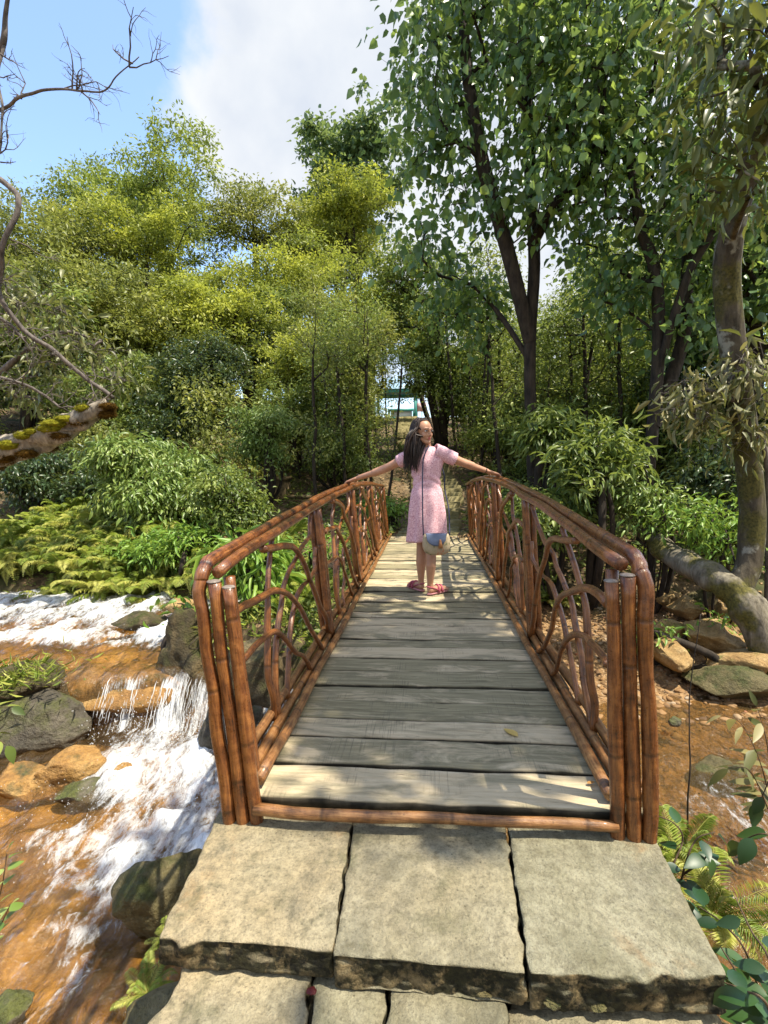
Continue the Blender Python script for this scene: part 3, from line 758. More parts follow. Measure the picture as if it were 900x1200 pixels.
def leaf_mesh(L, Wd, fold=0.25, curl=0.15, n_=6):
    """one real leaf blade with a midrib fold, pointed, lying along +x"""
    t = np.linspace(0, 1, n_ + 1); w = Wd * np.sin(pi * t ** 0.8) ** 0.9 * (1 - 0.15 * t); w[0] = w[-1] = 0.0
    z = -curl * L * t ** 2
    V = [];
    for i in range(n_ + 1):
        V += [(L * t[i], -w[i], z[i] + fold * w[i]), (L * t[i], 0, z[i]), (L * t[i], w[i], z[i] + fold * w[i])]
    Q = []
    for i in range(n_):
        a = i * 3; Q += [(a, a + 3, a + 4, a + 1), (a + 1, a + 4, a + 5, a + 2)]
    return np.array(V), np.array(Q)
ML_DRY = m_leaf('dry_leaf', [(0.30, 0.20, 0.06), (0.42, 0.30, 0.09), (0.30, 0.14, 0.05)], 0.2)
for px, py, a, s, lab in ((607, 863, 2.2, .085, 'single yellowed leaf lying on the planks near the right railing'), (688, 918, 0.4, .035, 'tiny brown leaf on the planks by the right front post')):
    p = at_z(px, py, 0.006); V, Q = leaf_mesh(s, s * .24, 0.2, 0.05); g = G(); g.add(V @ rotz(a).T, None, Q, rnd=0.5 if s > .05 else 0.95)
    o = g.build('fallen_leaf', ML_DRY); o.location = p; tag(o, lab, 'leaf')

# ================================================================== stone slabs
n = N('slab_stone'); o = n.pos()
f = n.noise(o, 3.2, 8, 0.62, 0.4); f2 = n.noise(o, 26, 6, 0.7)
c = n.ramp(f, [(0.28, (0.18, 0.15, 0.09)), (0.42, (0.34, 0.30, 0.20)), (0.55, (0.48, 0.425, 0.29)), (0.75, (0.58, 0.51, 0.36))])
wr_ = n.attr('warm')
c = n.mix(n.math('MULTIPLY', n.ramp(n.noise(o, 1.9, 6, 0.62), [(0.35, 0.15), (0.60, 0.85)]), wr_), c, (0.56, 0.42, 0.23))
c = n.mix(n.math('SUBTRACT', 0.55, n.math('MULTIPLY', wr_, 0.55)), c, n.ramp(n.noise(o, 4.5, 7, 0.7), [(0.35, (0.17, 0.17, 0.095)), (0.65, (0.42, 0.405, 0.29))]))
st_ = n.noise(o, 1.5, 7, 0.72, 0.6)
c = n.mix(n.ramp(st_, [(0.51, 0.0), (0.64, 0.78)]), c, (0.14, 0.13, 0.095))
c = n.mix(n.ramp(n.noise(o, 2.6, 6, 0.7, 0.4), [(0.60, 0.0), (0.70, 0.55)]), c, (0.36, 0.20, 0.075))
pit = n.ramp(n.voro(o, 55), [(0.05, 0.8), (0.22, 0.0)])
c = n.mix(n.math('MULTIPLY', pit, n.ramp(n.noise(o, 7, 4), [(0.45, 0.0), (0.6, 1.0)])), c, (0.07, 0.06, 0.04))
c = n.mix(n.ramp(f2, [(0.30, 0.75), (0.55, 0.0)]), c, (0.16, 0.14, 0.085))
c = n.mix(n.ramp(n.noise(o, 5.5, 6, 0.7), [(0.55, 0.0), (0.72, 0.7)]), c, (0.11, 0.115, 0.055))
c = n.mix(n.ramp(n.noise(o, 130, 4, 0.75), [(0.30, 0.55), (0.50, 0.0)]), c, (0.09, 0.08, 0.05))
c = n.mix(n.ramp(n.noise(o, 70, 3, 0.6), [(0.30, 0.35), (0.50, 0.0)]), c, (0.09, 0.08, 0.055))
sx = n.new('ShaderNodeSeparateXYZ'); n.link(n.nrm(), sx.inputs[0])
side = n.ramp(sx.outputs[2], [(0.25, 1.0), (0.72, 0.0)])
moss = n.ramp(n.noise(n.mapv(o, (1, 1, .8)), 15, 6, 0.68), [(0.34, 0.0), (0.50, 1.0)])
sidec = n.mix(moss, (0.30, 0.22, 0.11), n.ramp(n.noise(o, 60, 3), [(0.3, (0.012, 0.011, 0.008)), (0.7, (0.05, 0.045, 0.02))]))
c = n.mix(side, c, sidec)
MAT_SLAB = n.done(n.prin(c, 0.85, n.bump(n.math('ADD', n.math('ADD', n.math('MULTIPLY', f2, 0.7), n.noise(o, 110, 5, 0.75)), n.math('MULTIPLY', n.noise(o, 11, 5, .65), 1.2)), 0.8, 0.018), 0.25))
import bmesh
def slab(name, label, C, ztop, th, seed, res=0.013, warm=.5, rough=0.009, mat=None, cat='stone slab', group=None):
    """C: four xy corners, front-left, front-right, back-right, back-left"""
    C = np.array([c_[:2] for c_ in C]); cen = C.mean(0)
    lx = np.linalg.norm(C[1] - C[0]); lyy = np.linalg.norm(C[3] - C[0]); hs = np.array([lx, lyy, th]) / 2
    bm = bmesh.new(); bmesh.ops.create_cube(bm, size=2.0)
    bmesh.ops.subdivide_edges(bm, edges=bm.edges[:], cuts=int(max(lx, lyy) / res), use_grid_fill=True)
    V = np.array([v.co[:] for v in bm.verts]); Qf = np.array([[v.index for v in f_.verts] for f_ in bm.faces]); bm.free()
    r = 0.008
    P = V * hs; q = np.clip(P, -(hs - r), hs - r); d = P - q; l = np.linalg.norm(d, axis=1)[:, None]
    N_ = d / np.maximum(l, 1e-9); P = q + N_ * r
    u, v = (P[:, 0] / hs[0] + 1) / 2, (P[:, 1] / hs[1] + 1) / 2
    XY = (C[0] * ((1 - u) * (1 - v))[:, None] + C[1] * (u * (1 - v))[:, None] + C[2] * (u * v)[:, None] + C[3] * ((1 - u) * v)[:, None])
    W_ = np.column_stack([XY, ztop - th / 2 + P[:, 2]])
    k = W_ * 5 + seed * 3.1; k2 = W_ * 22 + seed
    nz = fbm(k[:, 0], k[:, 1], k[:, 2], s=seed, o=4) * 1.3 + 1.1 * fbm(k2[:, 0], k2[:, 1], k2[:, 2], s=seed + 1, o=4)
    sidew = np.clip(1 - np.abs(N_[:, 2]), 0, 1)
    W_ = W_ + N_ * (nz * (rough * (0.35 + 1.3 * sidew)))[:, None]
    g = G(); g.add(W_ - [cen[0], cen[1], 0], None, Qf, warm=np.clip(warm + .9 * fbm(W_[:, 0] * 2.2, W_[:, 1] * 2.2, s=seed + 60), 0, 1))
    o = g.build(name, mat or MAT_SLAB); o.location = (cen[0], cen[1], 0)
    return tag(o, label, cat, group)
ZT = -0.075
z_ = lambda px, py, z=ZT: at_z(px, py, z)
def back(p, d=0.03): return p + np.array([0, d, 0])
slab('stone_slab', 'left sunlit stone slab at the foot of the bridge', [z_(186, 1098), z_(389, 1113), back(z_(412, 958)), back(z_(252, 957))], ZT, .082, 3, warm=.9)
slab('stone_slab', 'middle square stone slab in front of the bridge', [z_(390, 1118), z_(617, 1139), back(z_(593, 968)), back(z_(414, 959))], ZT - .004, .095, 5, warm=.35)
slab('stone_slab', 'right stone slab with an orange front edge', [z_(620, 1143), z_(852, 1143), back(z_(768, 982)), back(z_(595, 970))], ZT + .004, .105, 7, warm=.1)
ZL = -0.165
L_ = lambda px, py: at_z(px, py, ZL)
slab('step_stone', 'rust patched lower step stone at the left', [L_(150, 1240), L_(350, 1240), back(L_(362, 1140), .08), back(L_(232, 1130), .08)], ZL, .16, 11, warm=.55, rough=.016)
slab('step_stone', 'narrow mossy lower step stone beneath the first gap', [L_(354, 1240), L_(448, 1240), back(L_(455, 1150), .1), back(L_(366, 1143), .1)], ZL - .012, .16, 12, warm=0, rough=.016)
slab('step_stone', 'damp grey lower step stone under the middle slab', [L_(452, 1240), L_(600, 1240), back(L_(590, 1150), .1), back(L_(458, 1150), .1)], ZL - .006, .16, 13, warm=0, rough=.016)
slab('step_stone', 'lower step stone under the right slab', [L_(604, 1240), L_(850, 1240), back(L_(850, 1160), .1), back(L_(596, 1150), .1)], ZL - .03, .16, 14, warm=.5, rough=.02)
for px, py, s, sd_ in ((565, 1165, .018, 1), (612, 1168, .022, 2), (648, 1172, .03, 3), (700, 1180, .02, 4), (366, 1163, .011, 5)):
    p = at_z(px, py, ZL + .0); V, T = rock_v(300 + sd_, (s * 1.3, s, s * .4), 3, cuts=9, rough=.15); g = G(); g.add(V, T)
    o = g.build('stone_chip', MR_BROWN if sd_ != 5 else m_plain('red_berry', (0.10, 0.012, 0.012), .6)); o.location = (p[0], p[1], p[2] + s * .4)
    tag(o, ['', 'smallest loose stone chip on the lower step', 'stone chip in the gap below the second crack', 'largest loose stone chip below the right slab', 'stone chip under the orange front edge', 'dark red scrap on the narrow lower step stone'][sd_], 'stone chip' if sd_ != 5 else 'litter')
# supporting rubble under the step
rock('footing_rock', 'rough rubble footing holding up the front step stones', 'rock', (0.05, 1.28, -0.47), (0.95, 0.36, 0.27), 71, MR_BROWN, sub=4)

# ================================================================== path and stairs beyond the bridge
n = N('path_stone'); o = n.pos(); f = n.noise(o, 6, 7, 0.65)
c = n.ramp(f, [(0.3, (0.09, 0.08, 0.035)), (0.5, (0.24, 0.205, 0.10)), (0.7, (0.38, 0.325, 0.18))])
c = n.mix(n.math('MULTIPLY', n.attr('rnd'), 0.5), c, (0.14, 0.13, 0.05))
MAT_PATH = n.done(n.prin(c, 0.85, n.bump(n.noise(o, 25, 5), 0.6, 0.02), 0.2))
g = G(); r_ = np.random.default_rng(14); y = Y1 + 0.03
while y < 30:
    st = r_.uniform(0.24, 0.34) if y < 11 else 0.36
    cx = float(pathx(y)); w = 0.52 if y < 11 else 0.60
    zt = max(0.0, float(hill(np.array([cx]), np.array([y + st]))[0])) + r_.normal(0, .008) - (0.02 if y < 9 else 0)
    xl = cx - w + r_.normal(0, .03)
    cuts = sorted(r_.uniform(xl + .25, cx + w - .25, 1 if y < 11 else 2)); xr = cx + w + r_.normal(0, .03)
    e = [xl] + list(cuts) + [xr]
    for a, b in zip(e[:-1], e[1:]):
        zz_ = zt + r_.normal(0, .006)
        g.box(a + .008, b - .008, y + .006, y + st - .004, zz_ - 0.30, zz_, rnd=r_.random())
    y += st
struct(g.build('stone_path', MAT_PATH, smooth=False))

# ================================================================== shelter and masonry in the trees
PAV = (-2.2, 38.0, 4.1)
pav = thing('pavilion', 'small open shelter with teal frame and pale blue roof at the top of the stairs', 'shelter', PAV)
M_TEAL = m_plain('teal_paint', (0.06, 0.30, 0.27), 0.5, .1); M_ROOF = m_plain('pale_blue_sheet', (0.33, 0.50, 0.66), 0.35, .08, 4)
M_WHITE = m_plain('white_board', (0.75, 0.76, 0.78), 0.6, .05)
px_, py_, pz_ = PAV
g = G(); ze, zr_ = pz_ + 2.45, pz_ + 3.45
V = [(px_ - 2.0, py_ - 1.7, ze), (px_ + 2.0, py_ - 1.7, ze), (px_ + 2.0, py_ + 1.7, ze), (px_ - 2.0, py_ + 1.7, ze), (px_ - .9, py_, zr_), (px_ + .9, py_, zr_)]
V = V + [(a, b, c_ + .08) for a, b, c_ in V]
g.add(V, [(1, 2, 5), (3, 0, 4), (7, 8, 11), (9, 6, 10)], [(0, 1, 5, 4), (2, 3, 4, 5), (6, 7, 11, 10), (8, 9, 10, 11), (0, 1, 7, 6), (1, 2, 8, 7), (2, 3, 9, 8), (3, 0, 6, 9)])
g.build('roof', M_ROOF, pav, smooth=False)
for ya in (py_ - 1.6, py_ + 1.48):
    g = G(); g.box(px_ - 1.9, px_ + 1.9, ya, ya + .12, ze - .25, ze - .003); g.build('beam', M_TEAL, pav, smooth=False)
for sx_ in (-1.7, 1.3):
    for sy in (-1.54, 1.54):
        g = G(); g.box(px_ + sx_ - .1, px_ + sx_ + .1, py_ + sy - .06, py_ + sy + .06, pz_ - .5, ze - .26); g.build('post', M_TEAL, pav, smooth=False)
g = G()
for zz_ in (.25, .85): g.box(px_ - .7, px_ + 1.19, py_ - 1.62, py_ - 1.50, pz_ + zz_, pz_ + zz_ + .18)
for q in np.linspace(-.7, 1.1, 2): g.box(px_ + q, px_ + q + .15, py_ - 1.60, py_ - 1.52, pz_, pz_ + .25)
for q in np.linspace(-.7, 1.1, 2): g.box(px_ + q, px_ + q + .15, py_ - 1.60, py_ - 1.52, pz_ + .43, pz_ + .85)
g.build('balustrade', M_TEAL, pav, smooth=False)
g = G(); g.box(px_ - .5, px_ + 1.05, py_ - 1.45, py_ - 1.41, pz_ + .3, pz_ + .95); g.build('panel', M_WHITE, pav, smooth=False)
n = N('poster'); o = n.obj(); MAT_POST = n.done(n.prin(n.ramp(n.noise(o, 6, 3), [(0.42, (0.75, 0.72, 0.70)), (0.55, (0.65, 0.30, 0.30)), (0.7, (0.75, 0.74, 0.72))]), 0.5))
sg = thing('notice_board', 'white and red notice board on a post beside the shelter', 'sign', (px_ + 1.75, py_ - 1.9, pz_))
g = G(); g.box(px_ + 1.45, px_ + 2.1, py_ - 1.93, py_ - 1.89, pz_ + .75, pz_ + 1.35); g.build('board', MAT_POST, sg, smooth=False)
g = G(); g.box(px_ + 1.74, px_ + 1.80, py_ - 1.885, py_ - 1.82, pz_ - .5, pz_ + 1.3); g.build('post', M_TEAL, sg, smooth=False)

n = N('old_masonry'); o = n.pos(); f = n.noise(o, 5, 6, .65)
c = n.ramp(f, [(0.3, (0.05, 0.04, 0.025)), (0.5, (0.16, 0.12, 0.065)), (0.7, (0.28, 0.21, 0.11))])
MAT_MAS = n.done(n.prin(c, .9, n.bump(n.noise(o, 20, 5), .6, .02), .2))
lw = thing('masonry_block', 'low brown masonry block with a bench step under the trees on the left bank', 'wall', (-3.75, 11.4, 0.2))
g = G(); g.box(-4.3, -3.32, 11.2, 11.7, 0.0, 0.82); g.box(-4.33, -3.29, 11.17, 11.73, 0.823, 0.90); g.build('wall', MAT_MAS, lw, smooth=False)
g = G(); g.box(-3.285, -2.75, 11.15, 11.65, 0.0, 0.40); g.box(-3.285, -2.72, 11.12, 11.68, 0.403, 0.46); g.build('step', MAT_MAS, lw, smooth=False)
# ================================================================== vegetation
def leaf_tpl(kind):
    if kind == 'fine':     # small far leaf: folded diamond
        V = np.array([(0, 0, 0), (.45, -.5, .10), (1, 0, -.05), (.45, .5, .10)]); T = np.array([(0, 1, 2), (0, 2, 3)]); return V, T, None
    if kind == 'broad':    # heart shaped, pointed
        V = np.array([(0, 0, 0), (.22, -.5, .14), (.35, 0, -.02), (.22, .5, .14), (.62, -.38, .08), (.68, 0, -.06), (.62, .38, .08), (1.05, 0, -.16)])
    else:                  # 'long' lance leaf
        V = np.array([(0, 0, 0), (.25, -.42, .10), (.28, 0, 0), (.25, .42, .10), (.62, -.40, .02), (.65, 0, -.10), (.62, .40, .02), (1.0, 0, -.28)])
    T = np.array([(0, 1, 2), (0, 2, 3), (4, 7, 5), (5, 7, 6)]); Q = np.array([(1, 4, 5, 2), (2, 5, 6, 3)])
    return V, T, Q
def add_leaves(g, C, D, Nn, L, W, kind, rnd):
    """C bases, D directions, Nn approx normals, L lengths, W widths (arrays)"""
    V, T, Q = leaf_tpl(kind); m = len(C); k = len(V)
    D = D / (np.linalg.norm(D, axis=1)[:, None] + 1e-9)
    S = np.cross(Nn, D); S /= np.linalg.norm(S, axis=1)[:, None] + 1e-9
    U = np.cross(D, S)
    P = (C[:, None] + V[None, :, 0:1] * (D * L[:, None])[:, None] + V[None, :, 1:2] * (S * W[:, None])[:, None] + V[None, :, 2:3] * (U * L[:, None])[:, None]).reshape(-1, 3)
    off = (np.arange(m) * k)[:, None, None]
    g.add(P, (T[None] + off).reshape(-1, 3), None if Q is None else (Q[None] + off).reshape(-1, 4), rnd=np.repeat(rnd, k))
def unit(r, n_):
    v = r.normal(size=(n_, 3)); return v / np.linalg.norm(v, axis=1)[:, None]

def skeleton(r, stems, clusters, r_base, r_tip=0.006, jit=0.12, up=0.25, sides=6, g=None):
    """tubes for stems (list of point arrays) and for a branch to every cluster centre"""
    nodes = []; par = []; 
    chains = []
    for st in stems:
        st = np.asarray(st, float); prev = -1; ch = []
        for p in st:
            nodes.append(p); par.append(prev); prev = len(nodes) - 1; ch.append(prev)
        chains.append(ch)
    nstem = len(nodes)
    P = np.array(nodes)
    order = np.argsort([np.min(np.linalg.norm(P - c, axis=1)) for c in clusters])
    tips = []
    for k in order:
        c = clusters[k]; P = np.array(nodes)
        d = np.linalg.norm(P - c, axis=1); pen = np.clip(P[:, 2] - c[2] + 0.25 * d, 0, None) * 1.6
        first = np.zeros(len(P)); first[:1] = 3
        b = int(np.argmin(d + pen + first)); a = P[b]; L = d[b]
        m = max(2, min(7, int(L / 0.35) + 1)); ts = np.linspace(0, 1, m + 1)[1:]
        mid = (a + c) / 2 + np.array([0, 0, up * -0.0 + L * 0.10]) + r.normal(size=3) * jit * L * .6
        ch = [b]; prev = b
        for t in ts:
            p = a * (1 - t) ** 2 + 2 * mid * t * (1 - t) + c * t * t + (r.normal(size=3) * jit * L * .12 if t < 1 else 0)
            nodes.append(p); par.append(prev); prev = len(nodes) - 1; ch.append(prev)
        chains.append(ch); tips.append(prev)
    cnt = np.zeros(len(nodes)); 
    for t in tips:
        i = t
        while i != -1: cnt[i] += 1; i = par[i]
    rad = r_tip * np.maximum(cnt, 1) ** 0.5
    P = np.array(nodes)
    mx_ = max(rad[0], 1e-6); f = r_base / mx_
    # rescale: the stem gets its wanted girth, tips stay thin
    w = np.clip(np.log(rad / r_tip + 1e-9) / max(math.log(mx_ / r_tip + 1e-9), 1e-6), 0, 1)
    rad = rad * (1 + (f - 1) * w)
    g = g or G()
    for ch in chains:
        if len(ch) < 2: continue
        rr = rad[ch].copy()
        if ch[0] >= nstem or len(ch) > 1 and ch[1] >= nstem: rr[0] = min(rr[0], rr[1] * 1.25)
        th = rr.max()
        g.tube(P[ch], rr, 9 if th > .07 else (6 if th > 0.025 else 4), False)
    return g, P
def lobes_pts(r, lobes, n_, shell=0.45):
    """cluster centres spread through uneven lobes (centre, radii)"""
    vol = np.array([l[1][0] * l[1][1] * l[1][2] for l in lobes]) ** (2 / 3.); pick = r.choice(len(lobes), n_, p=vol / vol.sum())
    u = unit(r, n_) * (r.uniform(shell ** 3, 1, n_) ** (1 / 3.))[:, None]
    C = np.array([l[0] for l in lobes], float)[pick]; R = np.array([l[1] for l in lobes], float)[pick]
    return C + u * R
def crown(r, clusters, nper, cr, L, W, kind, droop=0.35, flat=0.6, cvar=0.62, hue=None, g=None, tuft=0.0, upn=0.9):
    g = g or G(); m = len(clusters)
    nn_ = np.maximum(3, (nper * r.uniform(0.45, 1.5, m)).astype(int)); idx = np.repeat(np.arange(m), nn_); n_ = len(idx)
    crs = cr * r.uniform(0.65, 1.35, m)
    o = r.normal(size=(n_, 3)) * 0.55; o[:, 2] *= flat
    P = clusters[idx] + o * crs[idx][:, None]
    D = o * 0.9 + r.normal(size=(n_, 3)) * 0.55; D[:, 2] -= droop
    Nn = r.normal(size=(n_, 3)) * 0.5; Nn[:, 2] += upn
    Ls = L * r.uniform(0.45, 1.3, n_)
    base = (r.uniform(0, 1, m) if hue is None else hue)[idx]
    rnd = np.clip(base * cvar + r.uniform(0, 1, n_) * (1 - cvar) + tuft * np.clip(o[:, 2], -1, 1), 0, 1)
    add_leaves(g, P, D, Nn, Ls, Ls * W * r.uniform(.8, 1.2, n_), kind, rnd)
    return g
def stem_pts(r, base, top, n_=9, wob_=0.12, bend=(0, 0, 0)):
    t = np.linspace(0, 1, n_)[:, None]; base, top = np.asarray(base, float), np.asarray(top, float); L = np.linalg.norm(top - base)
    p = base + (top - base) * t + np.asarray(bend) * (t * (1 - t) * 4)
    k = np.cumsum(r.normal(size=(n_, 3)), 0) * wob_ * L / n_ * .5; k -= k[0]; k[:, 2] *= .3
    return p + k
def twigs(r, g, clusters, cr, k=5, rad=.0035):
    for c in clusters:
        for q in range(k):
            d = r.normal(size=3); d[2] *= .6; d /= np.linalg.norm(d); L = cr * r.uniform(.5, 1.2)
            m_ = c + d * L * .5 + r.normal(size=3) * .03; e = c + d * L + np.array([0, 0, -.12 * L])
            g.tube([c, m_, e], [rad, rad * .8, rad * .4], 3, False)
def plant(name, label, cat, base, stems, clusters, leaf, bark, r_base, nper, cr, L, W, kind='fine', seed=0, group=None, r_tip=.006, parts=('trunk', 'crown'), rz=0.0, **kw):
    r = np.random.default_rng(seed)
    t = thing(name, label, cat, base, 0.0, group)
    g, P = skeleton(r, stems, clusters, r_base, r_tip)
    if kind != 'fine' and name != 'shrub': twigs(r, g, clusters, cr)
    g.build(parts[0], bark, t)
    g = crown(r, clusters, nper, cr, L, W, kind, **kw)
    o = g.build(parts[1], leaf, t, smooth=False)
    return t

# leaf and bark materials (sRGB-ish hues converted by eye to real-world reflectances)
ML_YEL = m_leaf('yellow_green_leaves', [(0.050, 0.076, 0.015), (0.20, 0.23, 0.030), (0.46, 0.46, 0.055)], 0.40, 0.5)
ML_LIME = m_leaf('fresh_green_leaves', [(0.055, 0.088, 0.016), (0.17, 0.22, 0.036), (0.36, 0.38, 0.085)], 0.36, 0.5)
ML_OLIVE = m_leaf('olive_leaves', [(0.045, 0.062, 0.018), (0.155, 0.175, 0.038), (0.34, 0.33, 0.07)], 0.36, 0.5)
ML_MID = m_leaf('mid_green_leaves', [(0.030, 0.054, 0.014), (0.10, 0.145, 0.030), (0.27, 0.31, 0.07)], 0.40, 0.42)
ML_DARK = m_leaf('dark_glossy_leaves', [(0.016, 0.034, 0.014), (0.034, 0.060, 0.022), (0.058, 0.088, 0.032)], 0.25, 0.36)
ML_BLUE = m_leaf('blue_green_leaves', [(0.035, 0.075, 0.036), (0.075, 0.13, 0.055), (0.17, 0.23, 0.09)], 0.38, 0.40)
ML_BIG = m_leaf('heart_leaves', [(0.030, 0.074, 0.032), (0.080, 0.155, 0.052), (0.25, 0.34, 0.055)], 0.48, 0.30, 0.7, (0.0, 0.5, 1.0))
ML_SHRUB = m_leaf('pale_drooping_leaves', [(0.065, 0.115, 0.022), (0.13, 0.19, 0.042), (0.27, 0.32, 0.10)], 0.28, 0.38)
ML_DRYG = m_leaf('dry_olive_leaves', [(0.045, 0.055, 0.016), (0.11, 0.108, 0.034), (0.30, 0.25, 0.11)], 0.25, 0.48)
ML_SHADE = m_leaf('brown_olive_leaves', [(0.030, 0.046, 0.012), (0.066, 0.084, 0.020), (0.15, 0.15, 0.035)], 0.30, 0.42)
ML_OLB = m_leaf('large_olive_leaves', [(0.035, 0.046, 0.012), (0.085, 0.10, 0.028), (0.22, 0.21, 0.085)], 0.3, 0.42)
ML_FERN = m_leaf('fern_fronds', [(0.08, 0.13, 0.02), (0.22, 0.27, 0.04), (0.42, 0.40, 0.11)], 0.34, 0.5)
ML_HERB = m_leaf('bright_herb_leaves', [(0.06, 0.13, 0.018), (0.12, 0.22, 0.03), (0.22, 0.30, 0.05)], 0.34, 0.45)
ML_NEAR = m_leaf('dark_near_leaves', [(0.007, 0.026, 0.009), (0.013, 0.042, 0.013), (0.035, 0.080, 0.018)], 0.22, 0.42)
MB_DARK = m_bark('dark_bark', (0.012, 0.009, 0.007), (0.06, 0.045, 0.032), 6)
MB_BROWN = m_bark('brown_bark', (0.030, 0.020, 0.012), (0.14, 0.095, 0.055), 6)
MB_MOSS = m_bark('mossy_bark', (0.028, 0.022, 0.014), (0.12, 0.098, 0.066), 6, ((0.030, 0.030, 0.008), (0.11, 0.095, 0.022)), (0.26, 0.25, 0.20))
MB_PALE = m_bark('pale_dead_wood', (0.10, 0.080, 0.055), (0.36, 0.31, 0.24), 8)
MB_GREY = m_bark('grey_twigs', (0.055, 0.045, 0.040), (0.20, 0.17, 0.15), 8)

def hill_tree(px, py, y, rx, rz, label, leaf, seed, n_c=70, nper=150, L=.13, W=.42, bark=MB_DARK, kind='fine', r_base=.16, nst=1, flat=.6, top=None, name='tree', cr=None, group=None, lob=9, shell=.4, droop=.25, cat='tree', dens=1.45, trunk_px=None, **kw):
    """crown centre seen at px,py at distance y; rx, rz are crown half sizes in metres"""
    n_c = int(n_c * 2.6 * (1 if name == 'tree' else .8)); nper = nper * (.54 if name == 'tree' else .75); L = L * 1.32; r = np.random.default_rng(1000 + seed); C = at_y(px, py, y)
    bx = C[0] if trunk_px is None else at_y(trunk_px, py, y)[0]
    base = np.array([bx, y, 0.0]); base[2] = tz(bx, y) - 0.05
    lobes = [(C + np.array([r.uniform(-.8, .8) * rx, r.uniform(-.6, .6) * rx, r.uniform(-.75, .65) * rz]), np.array([rx, rx, rz]) * r.uniform(.32, .62)) for _ in range(lob)]
    lobes.append((C, np.array([rx, rx, rz]) * .6))
    cl = lobes_pts(r, lobes, n_c, shell); cl = cl[cl[:, 2] > base[2] + 0.3]
    stems = []
    for s in range(nst):
        a = r.uniform(0, 6.28); d = 0.12 * s
        b = base + np.array([cos(a) * d, sin(a) * d, 0]); tp = C + np.array([r.uniform(-.3, .3) * rx * (nst > 1), r.uniform(-.2, .2) * rx, rz * r.uniform(-.05, .35)])
        if s: b = stems[0][0]
        stems.append(stem_pts(r, b, tp, 10, .10, (r.normal() * .25, r.normal() * .2, 0)))
    return plant(name, label, cat, base, stems, cl, leaf, bark, r_base, nper, cr or max(.22, rx * .135), L, W, kind, 2000 + seed, group, flat=flat, droop=droop, **kw)

# ---- hillside trees on the left
HT = [
 # px, py, dist, rx, rz, label, leaf, opts
 (165, 232, 25, 4.0, 3.6, 'tall light green tree rising highest on the left hillside', ML_LIME, dict(n_c=110, nper=170, L=.16, r_base=.22)),
 (60, 285, 19, 3.6, 3.2, 'broad yellow olive tree behind the bare branches at the left', ML_OLIVE, dict(n_c=110, nper=170, L=.13)),
 (175, 305, 20, 2.6, 2.4, 'yellow green tree just below the tallest crown on the left hillside', ML_YEL, dict(n_c=90, nper=170, L=.12, tuft=.3)),
 (290, 255, 27, 3.6, 2.2, 'olive sparse topped tree on the skyline left of the bluish tree', ML_OLIVE, dict(n_c=90, nper=120, L=.15, shell=.55)),
 (320, 330, 21, 3.0, 1.9, 'broad yellow tree in the middle of the left hillside', ML_YEL, dict(n_c=110, nper=170, L=.12, tuft=.3)),
 (395, 262, 26, 2.8, 1.7, 'yellow topped tree under the tall bluish green tree', ML_YEL, dict(n_c=80, nper=150, L=.14, tuft=.3)),
 (415, 195, 31, 3.8, 3.9, 'tall bluish green tree standing against the cloud', ML_BLUE, dict(n_c=85, nper=85, L=.24, W=.6, kind='broad', r_base=.25)),
 (392, 300, 32, 3.4, 3.0, 'green tree low behind the yellow crowns', ML_MID, dict(n_c=80, nper=130, L=.20, W=.55)),
 (440, 348, 18, 2.1, 1.7, 'rounded yellow green crown beside the gap over the path', ML_YEL, dict(n_c=80, nper=150, L=.10, tuft=.3, r_base=.09, nst=3, trunk_px=425)),
 (478, 375, 20, 1.5, 1.5, 'light green crown hanging over the stairs in front of the shelter', ML_LIME, dict(n_c=55, nper=110, L=.11, r_base=.10, trunk_px=512)),
 (505, 330, 17, 1.5, 1.5, 'mid green crown between the yellow tree and the big dark tree', ML_MID, dict(n_c=60, nper=120, L=.11, r_base=.12, nst=2, trunk_px=520)),
 (418, 440, 13.5, .9, 1.2, 'cluster of dark slim trunks with thin leaves beside the stairs', ML_OLIVE, dict(n_c=40, nper=90, L=.08, nst=5, r_base=.075, trunk_px=424)),
 (235, 375, 16, 2.2, 1.8, 'yellow green tree with spreading dark limbs above the grey green shrub', ML_YEL, dict(n_c=90, nper=170, L=.10, nst=2, tuft=.25, r_base=.13)),
 (335, 425, 14, 1.15, 1.25, 'slender yellow leaved tree with a brown trunk above the masonry block', ML_YEL, dict(n_c=60, nper=150, L=.085, r_base=.12, bark=MB_BROWN, trunk_px=343)),
 (398, 405, 15.5, 1.5, 1.5, 'grey green thin leaved tree with many dark stems left of the path', ML_OLIVE, dict(n_c=80, nper=120, L=.085, nst=4, r_base=.10, trunk_px=428)),
 (105, 390, 15, 2.5, 1.9, 'mid green tree behind the broken mossy trunk', ML_OLIVE, dict(n_c=90, nper=170, L=.11)),
 (225, 460, 12.5, 1.5, 1.3, 'dark grey green rounded tree above the pale drooping shrub', ML_DARK, dict(n_c=90, nper=180, L=.085, r_base=.10, nst=2, trunk_px=170)),
 (290, 395, 18, 1.9, 1.9, 'green tree in shade between the yellow crowns and the trunks', ML_MID, dict(n_c=70, nper=150, L=.11, nst=2)),
 (350, 480, 13.0, 0.9, 0.9, 'small green understory tree right of the brown trunk', ML_MID, dict(n_c=45, nper=130, L=.07, r_base=.05)),
 (20, 420, 13, 2.4, 2.0, 'shaded green tree at the left edge behind the dead branch', ML_MID, dict(n_c=90, nper=160, L=.11)),
 (120, 470, 12.5, 1.6, 1.2, 'green bushy tree right behind the broken log end', ML_MID, dict(n_c=70, nper=150, L=.09)),
]
for i, (px, py, y, rx, rz_, lab, lf, op) in enumerate(HT):
    hill_tree(px, py, y, rx, rz_, lab, lf, i, **op)

